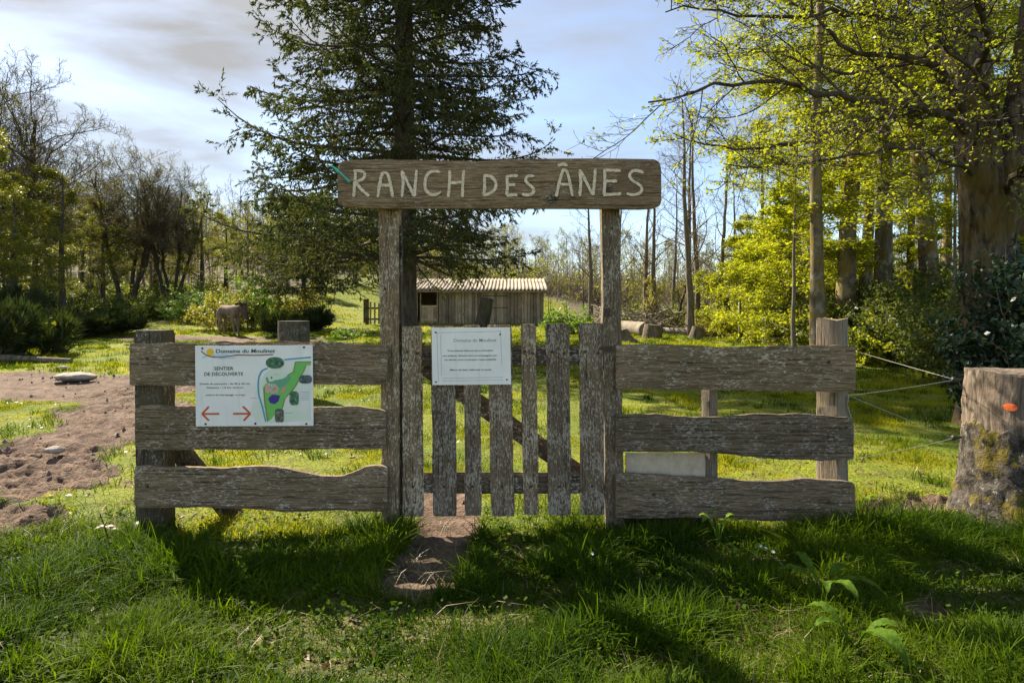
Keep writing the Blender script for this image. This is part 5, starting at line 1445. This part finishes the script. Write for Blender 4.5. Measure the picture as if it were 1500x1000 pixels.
# ------------------------------------------------------------------ shrubs
def shrub_geo(seed, w_, h, stems=26, k=(6, 5), leafper=7, size=0.06, rst=0.012, up=0.10, flat=0.2, hang=0.0, shoots=False, depth=None):
    rng = np.random.default_rng(seed)
    a = rng.uniform(0, 2 * math.pi, stems); t = np.linspace(0, 1, 7)
    rr = np.sqrt(rng.uniform(0.02, 1, stems)) * w_ / 2
    d = depth or w_
    hh = h * rng.uniform(0.55, 1.0, stems) * np.sqrt(np.maximum(0.12, 1 - (rr / (w_ / 2)) ** 2 * 0.8))
    P = np.zeros((stems, 7, 3))
    P[:, :, 0] = (np.cos(a) * rr)[:, None] * (0.35 + 0.65 * t ** 1.1)
    P[:, :, 1] = (np.sin(a) * rr * d / w_)[:, None] * (0.35 + 0.65 * t ** 1.1)
    P[:, :, 2] = -0.1 + (hh + 0.1)[:, None] * t
    P[:, 1:] += rng.normal(0, 0.03 * h, (stems, 6, 3))
    R0 = np.full((stems, 1), rst) * np.linspace(1, 0.35, 7)
    P1, R1 = sprout(rng, P, R0, k[0], (0.15, 1.0), (0.25, 0.5), (25, 65), 5, up, 0.15, flat, 0.6, 0.004, 0.3)
    P2, R2 = sprout(rng, P1, R1, k[1], (0.15, 1.0), (0.35, 0.7), (25, 60), 4, up, 0.15, flat, 0.6, 0.003, 0.3)
    sg = branch_geo([(P, R0), (P1, R1), (P2, R2)], [5, 3, 3])
    lg = Geo()
    if shoots:
        for Q in (P1, P2):
            B, m, _ = Q.shape; idx = np.repeat(np.arange(B), leafper); N = len(idx)
            f = np.clip(rng.uniform(0.1, 1, N) * (m - 1), 0, m - 1.001); i = f.astype(int); wv = (f - i)[:, None]
            c = Q[idx, i] * (1 - wv) + Q[idx, i + 1] * wv
            V, F, at_ = strips(rng, c, nrm(nrm(Q[idx, i + 1] - Q[idx, i]) + rng.normal(0, 0.35, (N, 3)) + [0, 0, 0.5]), rng.uniform(0.5, 1.4, N) * size * 3, np.full(N, size * 0.32))
            lg.add(V, F, at_)
    else:
        V, F, at_ = leaves(rng, P2, leafper, size, size * 0.5, flat, 0.05, 0.6, hang); lg.add(V, F, at_)
        V, F, at_ = leaves(rng, P1, leafper, size, size * 0.5, flat, 0.2, 0.6, hang); lg.add(V, F, at_)
    return sg, lg
def shrub(name, label, px, Y, w_, h, seed, lm, group=None, cat='bush', rz=0, sm='twig', **k):
    sg, lg = shrub_geo(seed, w_, h, **k)
    e = empty(name, (0, 0, 0), label, cat, group)
    sg.mk('stems', M[sm], e); lg.mk('foliage', M[lm], e)
    return place(e, px, Y, rz)
G5 = 'bushes round the pasture'
bu = shrub('bush', 'tall bright green rounded bush behind the donkey', 370, 26, 2.5, 2.2, 401, 'brightleaf', G5, size=0.08, leafper=9, k=(7, 6))
bl = shrub('bush', 'loose pale budding bush directly behind the back of the donkey', 332, 24.5, 2.6, 1.75, 402, 'budleaf', G5, size=0.085, leafper=7)
again(bl, 432, 27, 1.2, (1.2, 1.1, 1.15), 'loose pale budding bush above the dark broom', G5)
br = shrub('broom_bush', 'dark green broom bush right of the donkey', 414, 21.8, 1.6, 0.85, 403, 'broomleaf', G5, shoots=True, leafper=5, size=0.07, stems=34)
again(br, 455, 25, 2.0, (1.25, 1.1, 1.05), 'brownish broom bush at the right end of the dark bushes', G5)
again(bu, 282, 28, 0.7, (0.95, 0.9, 0.62), 'low fresh green bush left of the donkey', G5)
again(br, 168, 22, 3.0, (1.35, 1.2, 1.05), 'broad broom bush below the many stemmed tree', G5)
again(br, 110, 20.5, 4.1, (1.5, 1.2, 1.0), 'dark broom bush left of the broad one', G5)
again(br, 40, 14.6, 5.0, (1.15, 1.1, 1.35), 'large dark broom bush behind the thin lying log', G5)
again(br, -12, 13.8, 1.0, (1.2, 1.1, 1.4), 'large dark broom bush at the left edge', G5)
again(br, 70, 17.5, 2.6, (1.1, 1.0, 1.1), 'dark broom bush behind the thin sapling', G5)
again(br, 20, 19.5, 0.2, (1.6, 1.2, 1.8), 'tall broom bush behind the large dark ones', G5)
el = shrub('bush', 'fresh green elder bush right of the shed', 836, 24, 2.2, 1.05, 404, 'brightleaf', G5, size=0.13, leafper=4, stems=22, k=(4, 3))
again(el, 512, 20, 1.0, (0.55, 0.5, 0.33), 'low leafy weed patch near the little picket fence', G5)
again(bl, 1052, 24, 2.0, (0.9, 0.9, 0.5), 'low dry brown bush at the foot of the leaning bare tree', G5)
ho = shrub('holly_bush', 'dark glossy holly leaning against the massive old beech', 1545, 6.1, 1.65, 1.95, 405, 'hollyleaf', G5, size=0.062, leafper=13, stems=44, k=(7, 6), rst=0.010)
G6 = 'shrubs along the edge of the right wood'
iv = shrub('shrub', 'dark ivy clad shrub right of the yellow green one', 1330, 13.0, 2.4, 1.55, 406, 'ivyleaf', G6, size=0.085, leafper=7, stems=34, k=(6, 5))
again(iv, 1392, 12.0, 1.4, (1.0, 1.0, 1.0), 'dark ivy clad shrub touching the holly', G6)
again(iv, 1430, 10.0, 2.2, (0.9, 0.9, 0.95), 'dark shrub between the holly and the mossy stump', G6)
again(iv, 1365, 15.0, 3.1, (1.2, 1.1, 1.35), 'tall dark shrub below the dark beech trunk', G6)
again(iv, 1292, 15.5, 4.0, (1.1, 1.0, 1.15), 'dark shrub below the stout grey beech', G6)
again(iv, 1165, 20.5, 4.8, (1.0, 1.0, 0.75), 'low dark shrub under the nearest lime green beech', G6)
again(iv, 1460, 13.0, 5.4, (1.3, 1.2, 1.6), 'tall dark shrub behind the holly', G6)
yg = shrub('shrub', 'yellow green shrub just right of the square fence post', 1276, 13.2, 1.2, 0.80, 407, 'limeleaf', G6, size=0.07, leafper=6, stems=20)
again(yg, 1240, 15.5, 2.0, (1.0, 1.0, 1.1), 'yellow green shrub hidden in part by the square fence post', G6)
sap = shrub('sapling', 'thin broad leafed sapling in front of the dark broom bushes', 86, 14.8, 0.5, 0.85, 408, 'oliveleaf', None, 'sapling', size=0.13, leafper=3, stems=3, k=(4, 2), rst=0.02)
tg, pt = bare_tree(441, 3.6, 0.09, 3, 0.16, (6, 6, 5, 3), 1, 0.06)
at_ = treeobj('small_tree', 'small bare fruit tree on the far slope left of the shed', None, tg, M['barkdark'], pt); place(at_, 473, 44, 0, 0.95)
tg, pt = bare_tree(442, 2.8, 0.10, 2, 0.22, (7, 6, 5, 3), 2, 0.07, 0.2, 0.05, lmat='budleaf')
cr = treeobj('small_tree', 'low crooked dark stemmed tree behind the pale log', None, tg, M['barkdark'], pt); place(cr, 978, 25.5, 0, 0.95)

# ------------------------------------------------------------------ masses nobody could count: far woods and undergrowth
def simple_bare(seed, H=8, k=(9, 5, 4)):
    rng = np.random.default_rng(seed)
    P0 = trunk_path(rng, H, (rng.normal(0, .03), 0), 8, 0.015)[None]; R0 = (0.09 * np.linspace(1, 0.2, 8))[None]
    P1, R1 = sprout(rng, P0, R0, k[0], (0.2, 1.0), (0.25, 0.45), (25, 60), 5, 0.1, 0.15, 0, 0.5, 0.025, 0.5)
    P2, R2 = sprout(rng, P1, R1, k[1], (0.15, 1.0), (0.4, 0.7), (25, 60), 4, 0.06, 0.18, 0, 0.6, 0.016, 0.4)
    P3, R3 = sprout(rng, P2, R2, k[2], (0.1, 1.0), (0.5, 0.8), (25, 60), 3, 0.04, 0.2, 0, 0.7, 0.011, 0.3)
    g = branch_geo([(P0, R0), (P1, R1), (P2, R2), (P3, R3)], [5, 3, 3, 3])
    rngl = np.random.default_rng(seed + 1)
    V, F, a = leaves(rngl, P3, 2, 0.22, 0.12, 0.3)
    return np.concatenate(g.v), g.f, (V, F, a)
protos = [simple_bare(500 + k) for k in range(6)]
rng = np.random.default_rng(9)
protoF = [shrub_geo(650 + k, 1.8, 1.0, stems=18, k=(5, 4), leafper=2, size=0.07, rst=0.014) for k in range(3)]
def wood_mass(name, spots, mat_t, mat_l, leafy):
    g = Geo()
    for (x, y, s) in spots:
        V, F, (LV, LF, LA) = protos[rng.integers(6)]
        a = rng.uniform(0, 7); c, s_ = math.cos(a), math.sin(a)
        Rm = np.array([[c, -s_, 0], [s_, c, 0], [0, 0, 1]])
        o_ = np.array([x, y, gz1(x, y) - 0.1])
        g.add(V @ Rm.T * s + o_, F, m=0)
        if rng.uniform() < leafy: g.add(LV @ Rm.T * s + o_, LF, LA, m=1)
    for (x, y, s) in SPOT_B:
        sg, lg = protoF[rng.integers(3)]; a = rng.uniform(0, 7); c, s_ = math.cos(a), math.sin(a)
        Rm = np.array([[c, -s_, 0], [s_, c, 0], [0, 0, 1]]); o_ = np.array([x, y, gz1(x, y) - 0.1])
        g.add(np.concatenate(sg.v) @ Rm.T * s + o_, sg.f, m=0)
        if rng.uniform() < 0.5: g.add(np.concatenate(lg.v) @ Rm.T * s + o_, lg.f, np.concatenate(lg.a), m=1)
    ob = g.mk(name, [mat_t, mat_l], smooth=True)
    return tag(ob, kind='stuff')
M['fartwig'] = bark('far brown wood', (0.105, 0.078, 0.058), (0.20, 0.155, 0.12), 0.0, scale=2)
spots = []
for k in range(520):
    Y = rng.uniform(58, 130); px = rng.uniform(-200, 1700)
    spots.append((xat(px, Y), Y, rng.uniform(0.6, 1.05)))
for k in range(110):                                          # nearer left hillside
    Y = rng.uniform(38, 62); px = rng.uniform(-150, 420); spots.append((xat(px, Y), Y, rng.uniform(0.45, 0.75)))
for k in range(130):                                           # behind the slender trees, brown thicket
    Y = rng.uniform(34, 60); px = rng.uniform(800, 1400); spots.append((xat(px, Y), Y, rng.uniform(0.28, 0.55)))
SPOT_B = [(xat(p_, y_), y_, s_) for p_, y_, s_ in ((rng.uniform(-200, 1700), rng.uniform(56, 110), rng.uniform(2.0, 4.2)) for _ in range(420))]
wood_mass('far_wood', spots, M['fartwig'], M['oliveleaf'], 0.6)
# undergrowth under the left wood and inside the right wood
g = Geo(); rng = np.random.default_rng(10)
protoS = [shrub_geo(600 + k, 1.6, 0.9, stems=16, k=(4, 3), leafper=4, size=0.10) for k in range(3)]
SP = [(rng.uniform(-120, 330), rng.uniform(27, 50), rng.uniform(0.6, 1.6)) for k in range(170)] + \
     [(rng.uniform(1200, 1600), rng.uniform(16, 34), rng.uniform(0.8, 2.0)) for k in range(130)] + \
     [(rng.uniform(900, 1200), rng.uniform(28, 36), rng.uniform(0.6, 1.3)) for k in range(60)]
for px, Y, s in SP:
    sg, lg = protoS[rng.integers(3)]; x = xat(px, Y); a = rng.uniform(0, 7); c, s_ = math.cos(a), math.sin(a)
    Rm = np.array([[c, -s_, 0], [s_, c, 0], [0, 0, 1]]); o_ = np.array([x, Y, gz1(x, Y) - 0.05])
    g.add(np.concatenate(sg.v) @ Rm.T * s + o_, sg.f, m=0)
    g.add(np.concatenate(lg.v) @ Rm.T * s + o_, lg.f, np.concatenate(lg.a), m=1)
tag(g.mk('undergrowth', [M['twig'], M['darkleaf']]), kind='stuff')

# ------------------------------------------------------------------ grass
M['grass'] = leafmat('grass blades', (0.013, 0.042, 0.003), (0.122, 0.178, 0.008), 0.48, (1.2, 1.2, 0.35), 0.6, 0.07)
M['lawn'] = leafmat('short turf', (0.095, 0.135, 0.008), (0.370, 0.345, 0.018), 0.50, (1.25, 1.2, 0.35), 0.6, 0.07)
M['straw'] = leafmat('dry straw', (0.20, 0.15, 0.075), (0.36, 0.30, 0.17), 0.35, (1, 1, .8))
def blades(rng, x, y, h, w_, bend, segs):
    N = len(x); z = gz(x, y) - 0.01
    a = rng.uniform(0, 2 * math.pi, N); b = a + rng.normal(0, 0.9, N) + math.pi / 2
    d = np.stack([np.cos(a), np.sin(a)], 1); s = np.stack([np.cos(b), np.sin(b)], 1)
    rows = []
    for t in segs:
        off = d * (bend * h * t ** 1.8)[:, None]
        zz = z + h * (t - 0.35 * bend * t ** 2.2)
        c = np.stack([x + off[:, 0], y + off[:, 1], zz], 1)
        if t < 1:
            hw = (w_ * (1 - 0.35 * t) / 2)[:, None]
            sw = np.concatenate([s * hw, np.zeros((N, 1))], 1)
            rows += [c - sw, c + sw]
        else: rows.append(c)
    V = np.stack(rows, 1); m = V.shape[1]
    base = (np.arange(N) * m)[:, None]
    F = []
    for k in range(len(segs) - 2):
        F.append(base + np.array([[2 * k, 2 * k + 1, 2 * k + 3, 2 * k + 2]]))
    F.append(base + np.array([[m - 3, m - 2, m - 1]]))
    return V.reshape(-1, 3), F, m
def scatter(rng, n, Y0, Y1, half, fall=1.0):
    y = np.sqrt(rng.uniform(Y0 ** 2, Y1 ** 2, n)); x = rng.uniform(-half, half, n) * (y + 0.6)
    return x, y
rng = np.random.default_rng(20)
g = Geo()
# long grass in front of the fence and along its foot
x, y = scatter(rng, 235000, 1.15, 4.15, 1.02)
tuft = fbm(x * 2.3, y * 2.3, 41, 3); fine = fbm(x * 9, y * 9, 43, 3)
front = sstep(3.75, 3.45, y - 0.12 * (x < -1.9) * np.minimum(3, np.abs(x + 1.9)) - 0.25 * sstep(1.9, 2.6, x))
keep = (rng.uniform(0, 1, len(x)) < (0.42 + 0.85 * sstep(0.34, 0.60, fine * 0.6 + tuft * 0.4)) * (0.06 + 0.94 * front)) & (mudmask(x, y) < rng.uniform(0.1, 0.6, len(x)))
x, y, tuft, fine = x[keep], y[keep], tuft[keep], fine[keep]
h = (0.036 + 0.135 * sstep(0.30, 0.75, tuft) * rng.uniform(0.45, 1.15, len(x)) + 0.03 * fine) * rng.uniform(0.6, 1.25, len(x))
h *= np.where(y > 3.25, 1.15, 1.0) * (1 - 0.35 * sstep(2.5, 1.5, np.hypot((x + 0.9) * 1.0, y - 2.6) * 4))
V, F, m = blades(rng, x, y, h, rng.uniform(0.0026, 0.0068, len(x)) * (0.8 + 0.5 * sstep(0.4, 0.7, fbm(x * 4, y * 4, 47, 2))), rng.uniform(0.10, 1.5, len(x)), (0, 0.45, 0.8, 1))
g.add(V, F, np.repeat(np.clip(rng.normal(0.45, 0.28, len(x)) + (fbm(x * 1.4, y * 1.4, 53, 3) - 0.5) * 1.3, 0, 1), m), 0)
# clover and small round leaved weeds between the blades
cx, cy = scatter(rng, 420, 1.3, 4.0, 0.95)
idx = np.repeat(np.arange(420), 26); sr = rng.uniform(0.03, 0.11, 420)[idx]
x = cx[idx] + rng.normal(0, 1, len(idx)) * sr; y = cy[idx] + rng.normal(0, 1, len(idx)) * sr
k = (mudmask(x, y) < 0.4) & (y < 3.9); x, y = x[k], y[k]
V, F, a = leaf_quads(rng, np.stack([x, y, gz(x, y) + rng.uniform(0.015, 0.06, len(x))], 1), 0.024, 0.75, 0.9); g.add(V, F, a * 0.6, 0)
# straw lying in it
xs_, ys_ = scatter(rng, 11000, 1.2, 4.3, 1.0); kp_ = rng.uniform(0, 1, 11000) < sstep(0.40, 0.68, fbm(xs_ * 2.0, ys_ * 2.0, 57, 3)) + 0.12; xs_, ys_ = xs_[kp_], ys_[kp_]; nS = len(xs_)
V, F, m = blades(rng, xs_, ys_, rng.uniform(0.04, 0.15, nS), rng.uniform(0.002, 0.0045, nS), rng.uniform(0.8, 1.7, nS), (0, 0.5, 1))
g.add(V, F, np.repeat(rng.uniform(0, 1, nS), m), 2)
# grazed turf behind the fence
for (n, y0, y1, hm, wm) in ((420000, 3.45, 9.5, 0.050, 0.0060), (300000, 9.5, 24, 0.075, 0.014), (120000, 24, 50, 0.12, 0.038)):
    x, y = scatter(rng, n, y0, y1, 1.0)
    nz = fbm(x * 1.7, y * 1.7, 45, 4)
    keep = (mudmask(x, y) < rng.uniform(0.05, 0.5, n)) & (woodfloor(x, y) < rng.uniform(0.1, 0.9, n)) & (rng.uniform(0, 1, n) < 0.35 + 0.9 * sstep(0.35, 0.6, nz))
    x, y, nz = x[keep], y[keep], nz[keep]
    h = hm * rng.uniform(0.4, 1.2, len(x)) * (0.5 + 1.3 * sstep(0.45, 0.8, nz))
    V, F, m = blades(rng, x, y, h, wm * rng.uniform(0.6, 1.2, len(x)), rng.uniform(0.1, 1.0, len(x)), (0, 0.6, 1))
    g.add(V, F, np.repeat(np.clip(rng.normal(0.5, 0.28, len(x)) + (fbm(x * 0.8, y * 0.8, 63, 4) - 0.5) * 1.9, 0, 1), m), 1)
# coarse tufts scattered over the pasture
cx, cy = scatter(rng, 3200, 4.2, 24, 0.95)
kk = mudmask(cx, cy) < 0.4; cx, cy = cx[kk], cy[kk]
idx = np.repeat(np.arange(len(cx)), 45); sr = rng.uniform(0.03, 0.14, len(cx))[idx]
x = cx[idx] + rng.normal(0, 1, len(idx)) * sr; y = cy[idx] + rng.normal(0, 1, len(idx)) * sr
V, F, m = blades(rng, x, y, rng.uniform(0.04, 0.12, len(x)), 0.0035 + 0.0006 * y, rng.uniform(0.2, 1.1, len(x)), (0, 0.5, 1))
g.add(V, F, np.repeat(np.clip(rng.normal(0.35, 0.25, len(x)), 0, 1), m), 0)
tag(g.mk('grass', [M['grass'], M['lawn'], M['straw']]), kind='stuff')

# leaf litter, mud crumbs and twigs on the ground
g = Geo()
x, y = scatter(rng, 4200, 1.3, 12, 0.95)
k_ = mudmask(x, y) < 0.3; x, y = x[k_], y[k_]
c = np.stack([x, y, gz(x, y) + 0.012], 1)
V, F, a = leaf_quads(rng, c, 0.045, 0.75, 0.6); g.add(V, F, a, 0)
x, y = scatter(rng, 800, 4.0, 14, 0.95); k = mudmask(x, y) > 0.5; x, y = x[k], y[k]
s_ = rng.uniform(0.008, 0.035, len(x))
oc = np.array([[1, 0, 0], [0, 1, 0], [-1, 0, 0], [0, -1, 0], [0, 0, 0.8], [0, 0, -0.6]])
V = (np.stack([x, y, gz(x, y) - 0.01], 1)[:, None] + oc[None] * s_[:, None, None] * rng.uniform(0.6, 1.4, (len(x), 6, 1)))
tr_ = np.array([[0, 1, 4], [1, 2, 4], [2, 3, 4], [3, 0, 4], [1, 0, 5], [2, 1, 5], [3, 2, 5], [0, 3, 5]])
g.add(V.reshape(-1, 3), [((np.arange(len(x)) * 6)[:, None, None] + tr_[None]).reshape(-1, 3)], np.repeat(rng.uniform(0, 1, len(x)), 6), 1)
M['litter'] = leafmat('dead leaves', (0.10, 0.055, 0.028), (0.28, 0.18, 0.10), 0.2, (1, 1, 1))
M['crumb'] = leafmat('mud crumbs', (0.06, 0.042, 0.030), (0.17, 0.125, 0.095), 0.0, (1, 1, 1))
tag(g.mk('leaf_litter', [M['litter'], M['crumb']], smooth=False), kind='stuff')

# ------------------------------------------------------------------ broad herbs in front of the fence
def bigleaf(base, d, L, wd, rise, droop, n=9, lobes=0):
    d = np.array([d[0], d[1], 0.0]); d /= np.linalg.norm(d); s = np.array([-d[1], d[0], 0])
    t = np.linspace(0, 1, n); V = []
    for k in range(n):
        tt = t[k]
        wv = wd * (math.sin(math.pi * min(1, tt * 0.92 + 0.08)) ** 0.75) * (1 - 0.25 * tt) * (1 + 0.10 * math.sin(k * 2.4) + 0.05 * math.sin(k * 5.1 + L * 40))
        if lobes: wv *= 0.75 + 0.5 * abs(math.sin(tt * math.pi * lobes))
        c = np.array(base) + d * L * tt * (1 - 0.12 * droop * tt) + np.array([0, 0, rise * math.sin(tt * 1.9) - droop * L * tt ** 2.2])
        for u_ in (-1, -0.5, 0, 0.5, 1):
            V.append(c + s * wv * 0.5 * u_ + np.array([0, 0, 0.16 * wv * abs(u_) + 0.06 * wd * math.sin(k * 2.2 + u_ * 4)]))
    i = (np.arange(n - 1) * 5)[:, None]; k = np.arange(4)[None]
    return np.array(V), [np.stack([i + k, i + k + 1, i + k + 6, i + k + 5], -1).reshape(-1, 4)]
def herb(name, label, px, Y, specs, seed, cat='plant', group=None, stem=0.0, mat='spotleaf'):
    rg = np.random.default_rng(seed); b = gpt(px, Y); g = Geo(); sg = Geo()
    for (a, L, wd, rise, droop, lob) in specs:
        st = path([b + [0, 0, -0.02], b + [math.cos(R(a)) * 0.02, math.sin(R(a)) * 0.02, stem * 0.6 + 0.01], b + [math.cos(R(a)) * 0.05, math.sin(R(a)) * 0.05, stem + 0.02]], 8)
        V, F = tubes(st[None], np.full((1, 8), 0.003), 6); sg.add(V, F)
        V, F = bigleaf(st[-1], (math.cos(R(a)), math.sin(R(a))), L, wd, rise, droop, 11, lob); g.add(V, F, np.full(len(V), rg.uniform(0.1, 0.9)))
    e = empty(name, b, label, cat, group)
    sg.mk('stems', M[mat], e); g.mk('foliage', M[mat], e)
G7 = 'broad leafed plants in the front grass'
herb('dock_plant', 'broad leafed dock with long tongue leaves in the shaded grass', 1205, 2.72, [(-35, 0.20, 0.060, 0.05, 0.30, 0), (-75, 0.16, 0.065, 0.05, 0.4, 0), (110, 0.13, 0.06, 0.07, 0.2, 0), (165, 0.15, 0.055, 0.05, 0.3, 0), (25, 0.13, 0.05, 0.05, 0.3, 0), (-110, 0.12, 0.05, 0.04, 0.3, 0)], 1, group=G7, stem=0.095)
herb('dock_plant', 'dock with one big drooping leaf at the bottom of the grass', 1250, 2.32, [(-70, 0.18, 0.10, 0.05, 0.45, 0), (-25, 0.12, 0.06, 0.05, 0.3, 0), (130, 0.13, 0.06, 0.05, 0.3, 0), (185, 0.11, 0.05, 0.04, 0.3, 0)], 2, group=G7, stem=0.10)
herb('seedling', 'pale green lobed seedling touching the lowest right plank', 1052, 3.36, [(-95, 0.085, 0.045, 0.02, 0.3, 0), (-40, 0.075, 0.04, 0.02, 0.3, 0), (-150, 0.075, 0.04, 0.02, 0.3, 0), (15, 0.055, 0.034, 0.02, 0.3, 0), (165, 0.055, 0.034, 0.02, 0.3, 0), (90, 0.05, 0.03, 0.02, 0.2, 0)], 3, group=G7, stem=0.14, mat='seedleaf')
herb('seedling', 'pale green lobed seedling a step nearer than the plank', 1092, 3.12, [(-85, 0.075, 0.04, 0.02, 0.3, 0), (-35, 0.065, 0.036, 0.02, 0.3, 0), (-140, 0.065, 0.036, 0.02, 0.3, 0), (10, 0.05, 0.03, 0.02, 0.3, 0), (170, 0.05, 0.03, 0.02, 0.3, 0)], 4, group=G7, stem=0.07, mat='seedleaf')
herb('seedling', 'pale leafed weed between the right fence end and the stump', 1258, 3.95, [(-90, 0.08, 0.04, 0.02, 0.3, 0), (-30, 0.07, 0.036, 0.02, 0.3, 0), (200, 0.07, 0.036, 0.02, 0.3, 0), (60, 0.05, 0.03, 0.02, 0.2, 0)], 5, group=G7, stem=0.10, mat='seedleaf')
herb('weed', 'grey green leafed weed at the left end of the lowest plank', 198, 3.42, [(-20, 0.12, 0.04, 0.03, 0.3, 0), (20, 0.13, 0.035, 0.03, 0.3, 0), (190, 0.10, 0.035, 0.03, 0.3, 0), (120, 0.1, 0.035, 0.03, 0.3, 0)], 6, group=G7, stem=0.06, mat='ivyleaf')
# withered flower stalk on the left
b = gpt(156, 3.35); e = empty('dead_stalk', b, 'withered brown flower stalk leaning in the grass left of the fence', 'plant')
g = Geo(); st = path([b + [0.03, 0, -0.02], b + [0.0, 0, 0.10], b + [-0.035, 0, 0.20]], 10)
V, F = tubes(st[None], np.linspace(0.004, 0.0025, 10)[None], 6); g.add(V, F); g.mk('stem', M['darkpost'], e)
g = Geo()
for a, L in ((170, 0.07), (10, 0.09), (215, 0.06), (-25, 0.06)):
    V, F = bigleaf(st[6], (math.cos(R(a)), math.sin(R(a))), L, 0.03, 0.01, 0.4, 7); g.add(V, F)
g.mk('withered_leaves', M['litter'], e)
# daisies
M['petal'] = plain('white petals', (0.75, 0.75, 0.72), 0.6, 0.3, 0.05, 40)
DS = [(867, 3.05, 'single small white flower in the grass before the gate'), (1113, 3.13, 'leftmost tiny white flower beside the nearer lobed seedling'), (1120, 3.10, 'middle tiny white flower beside the nearer lobed seedling'), (1131, 3.06, 'rightmost tiny white flower beside the nearer lobed seedling')]
for px, Y, lb in DS:
    b = gpt(px, Y); e = empty('small_flower', b, lb, 'flower', 'small white flowers in the grass')
    g = Geo(); V, F = tubes(np.array([[b + [0, 0, -0.01], b + [0.004, -0.004, 0.05], b + [0.002, -0.008, 0.095]]]), np.full((1, 3), 0.0012), 5); g.add(V, F); g.mk('stem', M['grass'], e)
    g = Geo(); c = b + [0.002, -0.008, 0.096]
    for k in range(9):
        a = 2 * math.pi * k / 9; d = np.array([math.cos(a), math.sin(a) * 0.8, 0.25 + 0.5 * math.sin(a)]); s = np.array([-math.sin(a), math.cos(a), 0])
        g.add([c, c + d * 0.006 + s * 0.0025, c + d * 0.011, c + d * 0.006 - s * 0.0025], [[0, 1, 2, 3]])
    g.mk('petals', M['petal'], e)
